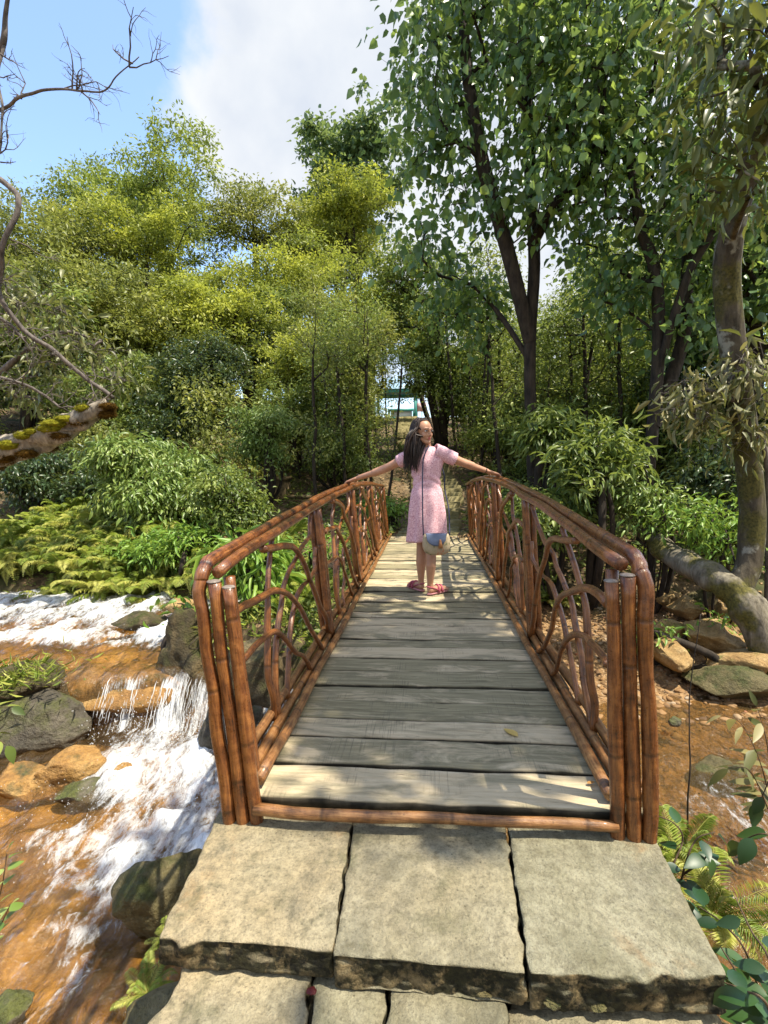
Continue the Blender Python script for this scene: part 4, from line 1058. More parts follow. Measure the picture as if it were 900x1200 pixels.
# ---- shrubs of the left bank
def shrub(px, py, y, rx, rz_, label, leaf, seed, **op):
    o = dict(r_base=.035, nst=5, name='shrub', cat='shrub', n_c=70, nper=60, L=.10, W=.36, kind='long', droop=.5, shell=.5)
    o.update(op); return hill_tree(px, py, y, rx, rz_, label, leaf, 300 + seed, **o)
shrub(200, 562, 8.8, 1.25, .72, 'pale green shrub with drooping lance leaves behind the fern bank', ML_SHRUB, 1, n_c=130, nper=95, L=.105, W=.34, droop=.75, bark=MB_BROWN, cr=.27)
shrub(310, 515, 10.5, .62, .7, 'light green small leaved shrub left of the masonry block', ML_SHRUB, 2, n_c=60, nper=80, L=.06, W=.5)
shrub(285, 590, 7.6, .55, .5, 'loose green shrub growing behind the left handrail', ML_MID, 3, n_c=60, nper=60, L=.06, W=.5)
shrub(395, 530, 12, .75, .6, 'dense dark shrub between the brown trunk and the path', ML_MID, 4, n_c=60, nper=100, L=.055, W=.5)
shrub(160, 655, 7.3, .55, .28, 'bright green leafy herb clump at the right end of the fern bank', ML_HERB, 5, n_c=55, nper=36, L=.11, W=.30, droop=.1)
shrub(215, 640, 7.2, .5, .30, 'bright yellow green sprouting clump beside the left front post', ML_HERB, 6, n_c=50, nper=36, L=.10, W=.28, droop=.15)
shrub(300, 660, 5.2, .40, .30, 'yellowing long leaved ginger plants seen through the first left railing panel', ML_HERB, 7, n_c=26, nper=16, L=.22, W=.16, droop=.45, cr=.2)
shrub(350, 660, 6.6, .55, .3, 'low green plants seen through the second left railing panel', ML_HERB, 8, n_c=40, nper=30, L=.12, W=.25)
shrub(310, 725, 4.9, .35, .25, 'leafy sprigs hanging over the bank under the left railing', ML_HERB, 9, n_c=24, nper=22, L=.09, W=.32)
shrub(455, 600, 9.2, .35, .3, 'small green bush at the far end of the left railing', ML_HERB, 10, n_c=30, nper=50, L=.06, W=.4)
shrub(60, 560, 9.6, 1.2, .7, 'dark shaded shrub under the broken mossy log', ML_DARK, 11, n_c=70, nper=80, L=.08, W=.45)
shrub(230, 725, 5.1, .22, .22, 'little yellow leaved sapling on the mossy cliff boulder', ML_HERB, 12, n_c=12, nper=10, L=.08, W=.4)
shrub(250, 760, 4.6, .30, .20, 'weedy green tuft hanging down the cliff boulder', ML_FERN, 13, n_c=26, nper=40, L=.08, W=.12, droop=.9)

# ---- forest right of the path
def big_tree(name, label, base, stems, lobes, n_c, nper, L, W, kind, leaf, bark, r_base, seed, cr=.6, **kw):
    r = np.random.default_rng(seed); cl = lobes_pts(r, [(np.array(c), np.array(q)) for c, q in lobes], n_c, .25)
    return plant(name, label, 'tree', base, stems, cl, leaf, bark, r_base, nper, cr, L, W, kind, seed + 1, r_tip=.007, **kw)
A = lambda px, py, y: at_y(px, py, y)
y = 9.2; b0 = A(628, 600, y); b0[2] = tz(b0[0], y) - .1
st = [bez([b0, A(622, 500, y), A(621, 400, y), A(626, 310, y), A(622, 230, y + .1), A(618, 120, y + .2), A(612, 20, y + .3), A(610, -120, y + .4)], 4),
      bez([A(621, 400, y), A(604, 330, y - .2), A(588, 270, y - .3), A(565, 190, y - .4), A(548, 90, y - .4), A(540, -30, y - .3)], 3),
      bez([A(622, 290, y), A(650, 240, y - .3), A(690, 200, y - .6), A(730, 140, y - .7)], 3),
      bez([A(619, 420, y), A(590, 375, y + .3), A(560, 340, y + .6), A(525, 320, y + .8)], 3)]
big_tree('broadleaf_tree', 'tall dark trunked tree with big heart shaped leaves right of the person', b0, st,
   [(A(560, 120, y - .4), (1.5, 1.3, 1.5)), (A(530, 240, y), (1.1, 1.1, 1.0)), (A(620, 60, y), (1.7, 1.5, 1.5)), (A(690, 130, y - .6), (1.3, 1.2, 1.2)), (A(610, 200, y - .7), (1.2, .9, .9)), (A(525, 330, y + .6), (.65, .8, .75)), (A(560, 370, y + .8), (.6, .6, .5)), (A(520, 40, y), (1.0, 1.2, 1.2)), (A(710, 230, y - .6), (.9, .8, .6)), (A(600, -90, y), (2.2, 1.8, 1.2)), (A(690, 30, y - .3), (1.3, 1.2, 1.2))],
   260, 42, .155, .72, 'broad', ML_BIG, MB_DARK, .105, 41, cr=.52, droop=1.0, flat=.8, upn=.35, cvar=.35)
y = 8.4; b0 = A(752, 610, y); b0[2] = tz(b0[0], y) - .1
st = [bez([b0, A(765, 500, y), A(772, 400, y), A(768, 320, y), A(750, 260, y + .1), A(738, 180, y + .2), A(735, 60, y + .3), A(740, -40, y + .3)], 4),
      bez([A(766, 500, y), A(800, 400, y + .2), A(805, 330, y + .3), A(808, 250, y + .4), A(800, 160, y + .4), A(795, 60, y + .4)], 3),
      bez([A(770, 440, y), A(790, 370, y - .2), A(812, 310, y - .3), A(850, 250, y - .4), A(880, 180, y - .5)], 3),
      bez([A(764, 330, y), A(730, 320, y + .4), A(700, 290, y + .8), A(668, 285, y + 1.)], 3),
      bez([A(771, 390, y), A(735, 365, y + .3), A(705, 352, y + .5)], 3)]
big_tree('broadleaf_tree', 'many stemmed dark tree behind the right railing with thin upper foliage', b0, st,
   [(A(740, 200, y), (1.3, 1.2, 1.1)), (A(800, 130, y), (1.4, 1.3, 1.3)), (A(720, 330, y + .6), (.75, .7, .6)), (A(830, 280, y), (1.1, .9, .8)), (A(760, 40, y), (1.7, 1.5, 1.1)), (A(860, 200, y), (1.2, 1.1, 1.1)), (A(800, 380, y + .3), (.8, .7, .5)), (A(690, 300, y + 1), (.5, .6, .4))],
   185, 32, .15, .70, 'broad', ML_BIG, MB_DARK, .095, 43, cr=.5, droop=.9, flat=.8, upn=.4, cvar=.35)
# leaning mossy tree at the right edge with an elbowed base; its crown spreads over the bridge
y = 5.3
low = at_z(915, 800, -1.15); elb = A(868, 695, low[1] + .35); el2 = A(872, 640, low[1] + .5)
st_main = bez([low, A(890, 745, low[1] + .15), elb, A(878, 660, low[1] + .45), A(882, 600, low[1] + .5), A(872, 500, low[1] + .5), A(858, 400, low[1] + .4), A(852, 310, low[1] + .3), A(868, 230, low[1] + .1), A(895, 150, low[1] - .2), A(930, 60, low[1] - .6), A(960, -40, low[1] - 1.0), A(980, -200, low[1] - 1.5)], 4)
topm = st_main[-1]
st2 = bez([A(930, 60, low[1] - .6), np.array([2.9, 3.4, 5.4]), np.array([2.4, 2.8, 6.2]), np.array([1.7, 2.4, 6.6])], 3)
st3 = bez([topm, np.array([3.2, 2.4, 6.6]), np.array([2.4, 1.8, 7.1])], 3)
t = thing('mossy_tree', 'leaning mossy tree with an elbowed base at the right edge', 'tree', low)
r = np.random.default_rng(77)
shade_l = [(np.array([2.55, 2.0, 6.3]), np.array([.9, 1.0, .5])), (np.array([3.15, 1.75, 6.6]), np.array([.85, .9, .5])), (np.array([2.4, 3.0, 6.0]), np.array([.6, .5, .4]))]
cl1 = lobes_pts(r, shade_l, 74, .1)
vis_l = [(A(868, 60, 5.0), (.6, .7, .6)), (A(840, 10, 4.9), (.4, .5, .4)), (A(880, 150, 4.6), (.55, .6, .6)), (A(865, 230, 4.8), (.35, .4, .35)), (A(890, 20, 4.4), (.8, .8, .5)), (A(820, 220, 5.6), (.35, .4, .3))]
cl2 = lobes_pts(r, [(np.array(c), np.array(q)) for c, q in vis_l], 62, .2)
g, P = skeleton(r, [st_main, st2, st3], np.concatenate([cl1, cl2]), .125, .006)
pb = bez([low + [.06, -.05, -.3], low, A(890, 745, low[1] + .15), elb, A(878, 660, low[1] + .45), A(880, 620, low[1] + .5), A(880, 570, low[1] + .5)], 5); m = len(pb)
g.tube(pb, np.interp(np.linspace(0, 1, m), [0, .4, .62, .75, 1], [.13, .12, .13, .125, .10]) * (1 + .12 * vnoise(np.arange(m) * .5, np.zeros(m), s=8)), 14, False)
g.build('trunk', MB_MOSS, t)
g = crown(r, cl2, 21, .34, .17, .36, 'long', droop=.8, flat=.9, cvar=.4)
crown(r, cl1, 46, .38, .20, .45, 'long', droop=.5, flat=.7, cvar=.4, g=g)
g.build('crown', ML_SHADE, t, smooth=False)
# the second, pale trunk lying to the left from the elbow
p2 = bez([low + [.10, -.10, -.45], low, A(893, 742, low[1] + .12), elb + [-.02, .0, -.03], A(835, 676, elb[1] + .25), A(800, 660, elb[1] + .75), A(775, 640, elb[1] + 1.2), A(758, 622, elb[1] + 1.7)], 6)
L_n = len(p2); rr = np.interp(np.linspace(0, 1, L_n), [0, .3, .5, 1], [.20, .185, .165, .135]) * (1 + .14 * vnoise(np.arange(L_n) * .45, np.zeros(L_n), s=18))
ML_TR = m_bark('pale_mossy_bark', (0.06, 0.05, 0.034), (0.28, 0.245, 0.18), 7, ((0.04, 0.04, 0.010), (0.15, 0.13, 0.03)))
g = G(); g.tube(p2, rr, 18, True); v = g.V[0]; g.V[0] = v + (fbm(v[:, 0] * 4, v[:, 1] * 4, v[:, 2] * 4, s=6) * .06)[:, None] * np.array([.3, .6, 1]); g.build('slanting_trunk', ML_TR, t)
# dry drooping branches at the right, long leaf shrub, understory
y = 5.6
b0 = at_y(905, 640, y + .3); b0[2] = tz(b0[0], b0[1]); r = np.random.default_rng(5)
cl = lobes_pts(r, [(A(835, 470, y), (.52, .5, .34)), (A(872, 440, y), (.3, .4, .3)), (A(800, 480, y + .2), (.2, .3, .15)), (A(870, 510, y), (.2, .3, .2))], 46, .3)
plant('sapling', 'half dry sapling with hanging cream and olive leaves in front of the mossy tree', 'sapling', b0, [bez([b0, A(900, 560, y + .2), A(880, 490, y + .1), A(840, 460, y), A(800, 458, y)], 4), bez([A(900, 560, y + .2), A(905, 470, y + .1), A(890, 400, y)], 4)], cl, ML_DRYG, MB_GREY, .03, 15, .22, .165, .26, 'long', 9, droop=1.1, flat=.9, upn=.2, cvar=.25, r_tip=.004)
shrub(695, 535, 7.2, .58, .36, 'green shrub with long spreading lance leaves behind the right handrail', ML_MID, 21, n_c=44, nper=26, L=.15, W=.22, droop=.25, bark=MB_DARK, cr=.26)
shrub(650, 505, 8.2, .45, .4, 'leafy green shrub at the base of the big dark tree', ML_MID, 22, n_c=50, nper=36, L=.12, W=.3)
shrub(845, 620, 6.4, .6, .4, 'thin yellow green shrub behind the slanting mossy trunk', ML_HERB, 23, n_c=44, nper=22, L=.085, W=.32, droop=.3)
shrub(770, 590, 7.0, .40, .35, 'yellow tipped shrub hugging the dark tree base', ML_SHRUB, 24, n_c=34, nper=26, L=.085, W=.3)
shrub(600, 590, 8.6, .5, .35, 'low green bush at the far end of the right railing', ML_MID, 25, n_c=46, nper=50, L=.06, W=.45)
shrub(650, 600, 7.2, .55, .35, 'dark bush seen through the right railing', ML_MID, 26, n_c=46, nper=50, L=.07, W=.45)
shrub(880, 560, 8.0, .9, .6, 'dark shaded bush at the right edge', ML_DARK, 27, n_c=60, nper=60, L=.08, W=.45)
shrub(770, 745, 5.6, .2, .12, 'small yellow green weed among the right bank rocks', ML_HERB, 28, n_c=14, nper=14, L=.07, W=.35)
shrub(840, 735, 5.9, .14, .12, 'bright leafy weed between two tan rocks', ML_HERB, 29, n_c=10, nper=12, L=.09, W=.3)
FT = [
 (700, 425, 20, 2.2, 1.4, 'bright yellow green tree below the gap of sky', ML_LIME, dict(n_c=90, nper=150, L=.13, tuft=.3)),
 (640, 430, 24, 2.2, 1.4, 'hazy yellow tree in the gap beside the big dark trunk', ML_YEL, dict(n_c=70, nper=150, L=.14)),
 (735, 320, 17, 1.7, 2.0, 'green tree rising behind the many stemmed tree', ML_LIME, dict(n_c=55, nper=120, L=.14, W=.5)),
 (850, 360, 14, 2.0, 2.0, 'leafy green tree filling the right edge behind the mossy trunk', ML_LIME, dict(n_c=60, nper=130, L=.13, W=.5)),
 (560, 445, 17, 1.5, 1.3, 'mid green tree with thin stems right of the path', ML_MID, dict(n_c=70, nper=130, L=.10, nst=3, r_base=.08, trunk_px=560)),
 (520, 425, 17, 1.2, 1.5, 'dark green tree leaning over the top of the stairs', ML_MID, dict(n_c=60, nper=120, L=.11, r_base=.17, trunk_px=508)),
 (495, 408, 26, 1.1, .8, 'yellow crowned tree beside the shelter', ML_YEL, dict(n_c=45, nper=110, L=.12, trunk_px=515)),
 (610, 480, 14, 1.2, 1.0, 'understory tree behind the big dark trunk', ML_MID, dict(n_c=60, nper=110, L=.09, nst=3, r_base=.06)),
 (690, 470, 13, 1.3, 1.0, 'shaded understory tree between the two dark trees', ML_LIME, dict(n_c=60, nper=110, L=.09, nst=3, r_base=.06)),
 (820, 470, 11, 1.3, 1.0, 'dark understory tree behind the half dry sapling', ML_DARK, dict(n_c=60, nper=110, L=.10, nst=2, r_base=.07)),
 (880, 300, 10, 1.3, 1.6, 'green leaved tree behind the top of the mossy trunk', ML_BIG, dict(n_c=70, nper=50, L=.15, W=.6, kind='broad', droop=.8)),
]
for i, (px, py, y, rx, rz_, lab, lf, op) in enumerate(FT):
    hill_tree(px, py, y, rx, rz_, lab, lf, 60 + i, **op)

# slender saplings right of the path: thin bare stems with sparse tops, made once per kind and copied
protos = []
for k in range(4):
    r = np.random.default_rng(900 + k); H = 4.2 + .5 * k
    stem = stem_pts(r, (0, 0, 0), (r.normal() * .4, r.normal() * .3, H), 10, .14)
    cl = np.concatenate([lobes_pts(r, [(np.array([stem[-1][0], stem[-1][1], H * .85]), np.array([.9, .9, .9]))], 22, .2), lobes_pts(r, [(np.array([0, 0, H * .42]), np.array([.7, .7, .9]))], 9, .3)])
    protos.append((stem, cl, r))
sap_first = []
for k in range(4):
    stem, cl, r = protos[k]
    t = thing('sapling', 'slender dark stemmed sapling in the shaded wood right of the path', 'sapling', (0, 0, 0), 0, 'slender saplings in the wood')
    g, P = skeleton(r, [stem], cl, .045, .005); g.build('trunk', MB_DARK, t)
    g = crown(r, cl, 60, .38, .10, .42, 'fine'); g.build('crown', (ML_MID, ML_LIME, ML_MID, ML_OLIVE)[k], t, smooth=False)
    sap_first.append(t)
r = np.random.default_rng(31); used = [False] * 4; k = 0
while k < 44:
    y = r.uniform(10.5, 22); px = r.uniform(525, 800) if k < 36 else r.uniform(385, 432); x = A(px, 500, y)[0]
    if abs(x - float(pathx(y))) < 0.75: continue
    q = k % 4
    o = sap_first[q] if not used[q] else copy_tree(sap_first[q])
    used[q] = True
    if px < 480: o['label'] = 'slender dark stemmed sapling left of the stairs'; o['group'] = 'slender saplings left of the stairs'
    else: o['label'] = 'slender dark stemmed sapling in the shaded wood right of the path'; o['group'] = 'slender saplings in the wood'
    o.location = (x, y, tz(x, y) - .05); o.rotation_euler = (r.normal() * .06, r.normal() * .06, r.uniform(0, 6.28)); s = r.uniform(.75, 1.15); o.scale = (s, s, s * r.uniform(.9, 1.15)); k += 1

r = np.random.default_rng(131); k = 0
while k < 30:
    y = r.uniform(9.8, 21); dx = r.choice([-1, 1]) * r.uniform(.85, 3.2); x = float(pathx(y)) + dx
    if -4.6 < x < -2.4 and y < 12: continue
    o = copy_tree(sap_first[k % 4]); ls = dx < 0
    o['label'] = 'slender dark stemmed sapling left of the stairs' if ls else 'slender dark stemmed sapling in the shaded wood right of the path'
    o['group'] = 'slender saplings left of the stairs' if ls else 'slender saplings in the wood'
    o.location = (x, y, tz(x, y) - .05); o.rotation_euler = (r.normal() * .07, r.normal() * .07, r.uniform(0, 6.28)); s = r.uniform(.65, 1.0); o.scale = (s, s, s * r.uniform(.9, 1.1)); k += 1

# far wood behind everything: individual trees from three kinds
far_first = []
for k in range(3):
    r = np.random.default_rng(700 + k); H = 7.5
    stem = stem_pts(r, (0, 0, 0), (0, 0, H * .8), 9, .1)
    lob = [(np.array([r.uniform(-1.2, 1.2), r.uniform(-1.2, 1.2), H * r.uniform(.45, .9)]), np.array([1.7, 1.7, 1.3]) * r.uniform(.7, 1.2)) for _ in range(8)]
    cl = lobes_pts(r, lob, 100, .4)
    t = thing('tree', 'x', 'tree', (0, 0, 0), 0, 'x')
    g, P = skeleton(r, [stem], cl, .16, .012); g.build('trunk', MB_DARK, t)
    g = crown(r, cl, 110, .75, .22, .5, 'fine'); g.build('crown', (ML_MID, ML_OLIVE, ML_DARK)[k], t, smooth=False)
    far_first.append(t)
kinds = ['mid green', 'olive', 'dark green']
r = np.random.default_rng(55); used = [False] * 3
spots = [(px, r.uniform(30, 46)) for px in np.linspace(-260, 1150, 46)] + [(px, r.uniform(20, 28)) for px in list(np.linspace(-200, 420, 15)) + list(np.linspace(540, 1100, 12))]
for i, (px, y) in enumerate(spots):
    px += r.uniform(-12, 12); x = A(px, 500, y)[0]
    if 425 < px < 505: continue
    right = px > 470
    q = (2, 0, 1)[i % 3] if not right else (0, 0, 2)[i % 3]
    o = far_first[q] if not used[q] else copy_tree(far_first[q]); used[q] = True
    side_ = 'right' if right else 'left'
    o['label'] = f'{kinds[q]} tree in the far wood {side_} of the path'; o['group'] = f'{kinds[q]} trees of the far {side_} wood'
    o.location = (x, y, tz(x, y) - .1); o.rotation_euler = (0, 0, r.uniform(0, 6.28)); s = r.uniform(.75, 1.1) if not right else r.uniform(.45, .68)
    if y < 29: s *= .62
    o.scale = (s, s, s)

# understory bushes in the wood, copied from three kinds
bush_first = []
for k in range(3):
    r = np.random.default_rng(820 + k)
    lob = [(np.array([r.uniform(-.5, .5), r.uniform(-.5, .5), r.uniform(.5, 1.5)]), np.array([.5, .5, .4]) * r.uniform(.7, 1.2)) for _ in range(7)]
    cl = lobes_pts(r, lob, 60, .4); t = thing('bush', 'x', 'bush', (0, 0, 0), 0, 'x')
    stems = [stem_pts(r, (0, 0, 0), (r.normal() * .3, r.normal() * .3, 1.3), 7, .12) for _ in range(3)]
    g, P = skeleton(r, stems, cl, .03, .005); g.build('trunk', MB_DARK, t)
    g = crown(r, cl, 70, .26, .085, .45, 'fine'); g.build('crown', (ML_MID, ML_OLIVE, ML_LIME)[k], t, smooth=False); bush_first.append(t)
bk = ['mid green', 'olive', 'fresh green']; r = np.random.default_rng(57); used = [False] * 3; k = 0
while k < 78:
    left = k % 3 == 0; y = r.uniform(9.5, 21); px = r.uniform(-60, 440) if left else r.uniform(540, 930); x = A(px, 500, y)[0]
    if abs(x - float(pathx(y))) < 1.2 or (-4.6 < x < -2.4 and y < 12): continue
    q = int(r.integers(3)); o = bush_first[q] if not used[q] else copy_tree(bush_first[q]); used[q] = True
    sd_ = 'left hillside under the trees' if left else 'shaded wood right of the path'
    o['label'] = f'{bk[q]} understory bush on the {sd_}' if left else f'{bk[q]} understory bush in the {sd_}'; o['group'] = f'{bk[q]} bushes of the {"left hillside" if left else "right wood"}'
    o.location = (x, y, tz(x, y) - .1); o.rotation_euler = (0, 0, r.uniform(0, 6.28)); s = r.uniform(.7, 1.5); o.scale = (s, s, s * r.uniform(.8, 1.3)); k += 1

# ---- ferns
def fern_mesh(seed, n_fr=22, Lf=.66, npair=34):
    r = np.random.default_rng(seed); g = G(); Vs = []; 
    for f in range(n_fr):
        az = f * 2.4 + r.normal() * .3; L = Lf * r.uniform(.65, 1.15); el = r.uniform(.55, 1.35); hue = r.uniform(.15, 1)
        t = np.linspace(0, 1, npair + 1); d = np.array([cos(az), sin(az), 0])
        rad = L * (np.sin(t * 1.5) / 1.0) * cos(el) * 1.2; zz_ = L * (sin(el) * t - 1.05 * t ** 2.2 * sin(el) * r.uniform(.55, 1.0))
        P = d * rad[:, None] + np.array([0, 0, 1]) * zz_[:, None]
        g.tube(P, np.linspace(.004, .001, npair + 1), 3, False, rnd=.9)
        T_ = np.gradient(P, axis=0); T_ /= np.linalg.norm(T_, axis=1)[:, None]; S = np.cross(T_, [0, 0, 1.0]); S /= np.linalg.norm(S, axis=1)[:, None]; Nn = np.cross(S, T_)
        for s in (-1, 1):
            i = np.arange(2, npair + 1); w = .20 * L * np.sin(pi * (.1 + .9 * (t[i])) ** .8) * (1 - .2 * t[i]) + .01
            D = S[i] * s + T_[i] * .45 + Nn[i] * (-.15) + r.normal(size=(len(i), 3)) * .06
            add_leaves(g, P[i], D, Nn[i] + r.normal(size=(len(i), 3)) * .1, w, np.full(len(i), .55 * L / npair * 1.15), 'fine', np.clip(hue + r.normal(size=len(i)) * .1, 0, 1))
    return g
fern_first = []
for k in range(3):
    o = fern_mesh(60 + k).build('fern', ML_FERN, smooth=False); fern_first.append(o)
r = np.random.default_rng(66); used = [False] * 3; k = 0
def put_fern(x, y, s, lab, grp, dz=0.0):
    global k
    q = k % 3; o = fern_first[q]
    if used[q]: o = o.copy(); COL.objects.link(o)
    used[q] = True; k += 1
    o.location = (x, y, tz(x, y) + dz); o.rotation_euler = (r.normal() * .15 - .15, r.normal() * .15, r.uniform(0, 6.28)); o.scale = (s, s, s * r.uniform(1.1, 1.6))
    tag(o, lab, 'fern', grp)
n_ = 0
while n_ < 120:
    x = r.uniform(-7.8, -2.2); y = r.uniform(6.45, 9.4)
    if y < 6.6 + .12 * max(0, -x - 3) or (x > -4.4 and y > 7.9): continue
    put_fern(x, y, r.uniform(.75, 1.35), 'yellow green fern arching on the bank left of the stream', 'ferns on the left bank'); n_ += 1
for px, py, zz_, s, lab in ((196, 1100, -.95, .17, 'small fern in front of the olive brown boulder'), (172, 1165, -.85, .24, 'fern frond tuft beside the left edge of the lower step'), (795, 1010, -.85, .5, 'yellow fern behind the right corner of the stone step'), (835, 1075, -.80, .5, 'fern lower down beside the right stone slab'),
                           (165, 690, -.6, .7, 'fern clump above the dark hollow by the rapids')):
    p = at_z(px, py, zz_); put_fern(p[0], p[1], s, lab, None, zz_ - tz(p[0], p[1]))
for q in range(14):
    x = r.uniform(-2.2, -.95); y = r.uniform(4.6, 7.3); put_fern(x, y, r.uniform(.35, .6), 'fern on the rocky bank behind the left railing', 'ferns behind the left railing')
for q in range(8):
    x = r.uniform(1.2, 2.2); y = r.uniform(6.8, 8.6); put_fern(x, y, r.uniform(.4, .7), 'fern in the shade behind the right railing', 'ferns behind the right railing')

# ---- ground cover, litter and grass: nobody could count these
r = np.random.default_rng(12); g = G(); m = 26000
y = 7.6 + r.exponential(6.0, m); x = r.uniform(-1, 1, m) * (1.0 * y + 1)
dn = fbm(x * .7, y * .7, s=5); ok = (dn > -.12) & (np.abs(x - pathx(y)) > .62); x, y = x[ok], y[ok]
P = np.stack([x, y, terrain(x, y) + r.uniform(0.01, .30, len(x)) * (.4 + np.clip(dn[ok], 0, 1))], -1)
D = r.normal(size=P.shape); D[:, 2] = np.abs(D[:, 2]) * .5; Nn = r.normal(size=P.shape) * .4; Nn[:, 2] += 1
L = r.uniform(.06, .17, len(x)); add_leaves(g, P, D, Nn, L, L * r.uniform(.25, .5, len(x)), 'fine', r.uniform(0, 1, len(x)))
x = np.concatenate([r.uniform(-2.3, -.85, 2600), r.uniform(-6.5, -2.2, 3500)]); y = np.concatenate([r.uniform(4.35, 7.8, 2600), r.uniform(6.6, 8.6, 3500)])
P = np.stack([x, y, terrain(x, y) + r.uniform(0, .14, len(x))], -1); ok = P[:, 2] > -.62; P = P[ok]
D = r.normal(size=P.shape); D[:, 2] = np.abs(D[:, 2]) * .6; Nn = r.normal(size=P.shape) * .4; Nn[:, 2] += 1
L = r.uniform(.04, .12, len(P)); add_leaves(g, P, D, Nn, L, L * r.uniform(.2, .45, len(P)), 'fine', r.uniform(0, 1, len(P)))
struct(g.build('ground_cover', ML_MID, smooth=False), 'stuff')
g = G(); m = 15000; y = 7.4 + r.exponential(5.0, m); x = r.uniform(-1, 1, m) * (1.0 * y + .5)
P = np.stack([x, y, terrain(x, y) + .012], -1); D = r.normal(size=P.shape); D[:, 2] *= .2; Nn = r.normal(size=P.shape) * .25; Nn[:, 2] += 1
L = r.uniform(.06, .13, m); add_leaves(g, P, D, Nn, L, L * .45, 'fine', r.uniform(0, 1, m))
ML_LIT = m_leaf('fallen_leaf_litter', [(0.06, 0.035, 0.015), (0.20, 0.12, 0.05), (0.38, 0.25, 0.12)], 0.1, .7)
struct(g.build('leaf_litter', ML_LIT, smooth=False), 'stuff')
g = G(); m = 5200
x = np.concatenate([r.uniform(-2.6, -1.0, m // 2), at_z(20, 795, -.7)[0] + r.normal(size=m // 4) * .22, r.uniform(-6.5, -2.4, m // 4)])
y = np.concatenate([r.uniform(4.2, 5.6, m // 2), at_z(20, 795, -.7)[1] + r.normal(size=m // 4) * .2, r.uniform(6.3, 6.9, m // 4)])
zt_ = terrain(x, y); zt_[m // 2: m // 2 + m // 4] = -.68
ok = zt_ > -.74; x, y, zt_ = x[ok], y[ok], zt_[ok]
thin = (zt_ != -.68) | (r.uniform(size=len(zt_)) < .35); x, y, zt_ = x[thin], y[thin], zt_[thin]
P = np.stack([x, y, zt_ - .01], -1); D = r.normal(size=P.shape) * .6; D[:, 1] -= .4; D[:, 2] = .45; Nn = r.normal(size=P.shape); L = r.uniform(.06, .16, len(x))
add_leaves(g, P, D, Nn, L, np.full(len(x), .006), 'fine', r.uniform(0, 1, len(x)))
struct(g.build('grass', ML_FERN, smooth=False), 'stuff')

# ---- dead tree and mossy broken log at the left
yl = 6.2
log_pts = bez([A(-70, 560, yl - .2), A(-10, 535, yl), A(40, 518, yl), A(90, 495, yl - .05), A(128, 472, yl - .1)], 8)
t = thing('broken_log', 'thick broken log with splintered end and yellow moss cushions at the left edge', 'log', log_pts[0])
g = G(); m = len(log_pts); rr = np.interp(np.linspace(0, 1, m), [0, .5, .8, 1], [.19, .17, .13, .07]) * (1 + .15 * vnoise(np.arange(m) * .6, np.zeros(m), s=3)); g.tube(log_pts, rr, 18, True); v = g.V[0]; g.V[0] = v + (fbm(v[:, 0] * 3, v[:, 1] * 9, v[:, 2] * 9, s=4) * .10)[:, None] * np.array([.2, 1, 1]); g.build('trunk', MB_PALE, t)
r = np.random.default_rng(21)
for q in range(26):   # splinters of the torn end
    a = log_pts[int(m * .62) + q % 9] + r.normal(size=3) * .055; b = a + (log_pts[-1] - log_pts[-8]) * r.uniform(.35, .8) + r.normal(size=3) * .07
    g = G(); g.tube(bez([a, (a + b) / 2 + r.normal(size=3) * .02, b], 3), [.02, .018, .016, .014, .012, .008, .003][:7], 5, True); g.build('splinter', MB_PALE, t)
n = N('cushion_moss'); o = n.pos(); c = n.ramp(n.noise(o, 28, 5, .7), [(0.3, (0.08, 0.078, 0.008)), (0.5, (0.21, 0.20, 0.014)), (0.7, (0.36, 0.33, 0.03))]); MAT_MOSS = n.done(n.prin(c, .95, n.bump(n.noise(o, 70, 4), .9, .03), .1))
n = N('brown_moss'); o = n.pos(); c = n.ramp(n.noise(o, 28, 5, .7), [(0.3, (0.035, 0.02, 0.006)), (0.7, (0.22, 0.12, 0.02))]); MAT_MOSSB = n.done(n.prin(c, .95, n.bump(n.noise(o, 70, 4), .9, .03), .1))
for q, (px, py, s, bm_) in enumerate(((-5, 520, .16, 1), (15, 520, .12, 1), (38, 506, .11, 0), (62, 496, .12, 0), (82, 490, .10, 0), (50, 515, .08, 0), (32, 528, .12, 1), (75, 512, .11, 1), (108, 500, .08, 0), (140, 490, .13, 1), (122, 492, .12, 1), (138, 478, .09, 1), (100, 520, .09, 1), (20, 545, .12, 1), (50, 0, .1, 1), (70, 0, .12, 0), (15, 0, .12, 0))):
    s *= .8 if bm_ else 1.05; V, T = rock_v(int(500 + px), (s * 1.25, s * .9, s * .5), 3, cuts=0, rough=.14); i_ = int(np.clip((px + 60) / 190 * (m - 1), 0, m - 1)); an = (r.uniform(.1, 1.3) if not bm_ else r.uniform(-2.2, -.3)); p = log_pts[i_] + rr[i_] * .85 * np.array([0, -cos(an), sin(an)]) + np.array([r.normal() * .04, 0, 0]); g = G(); Vp = V + p; g.add(Vp, T)
    ix = r.integers(0, len(V), 900); nd = V[ix] / (np.linalg.norm(V[ix], axis=1)[:, None] + 1e-9); lf_ = r.uniform(.010, .030, 900) * (1.6 if bm_ else 1)
    add_leaves(g, Vp[ix] + r.normal(size=(900, 3)) * .006, nd + r.normal(size=(900, 3)) * .5 - [0, 0, .8 if bm_ else 0], r.normal(size=(900, 3)), lf_, np.full(900, .004), 'fine', np.zeros(900))
    g.build('moss', MAT_MOSSB if bm_ else MAT_MOSS, t)
dead = thing('dead_tree', 'bare dead tree with crooked limbs reaching in from the left edge', 'tree', (-6.6, 6.0, tz(-6.6, 6.0)))
r = np.random.default_rng(24); g = G()
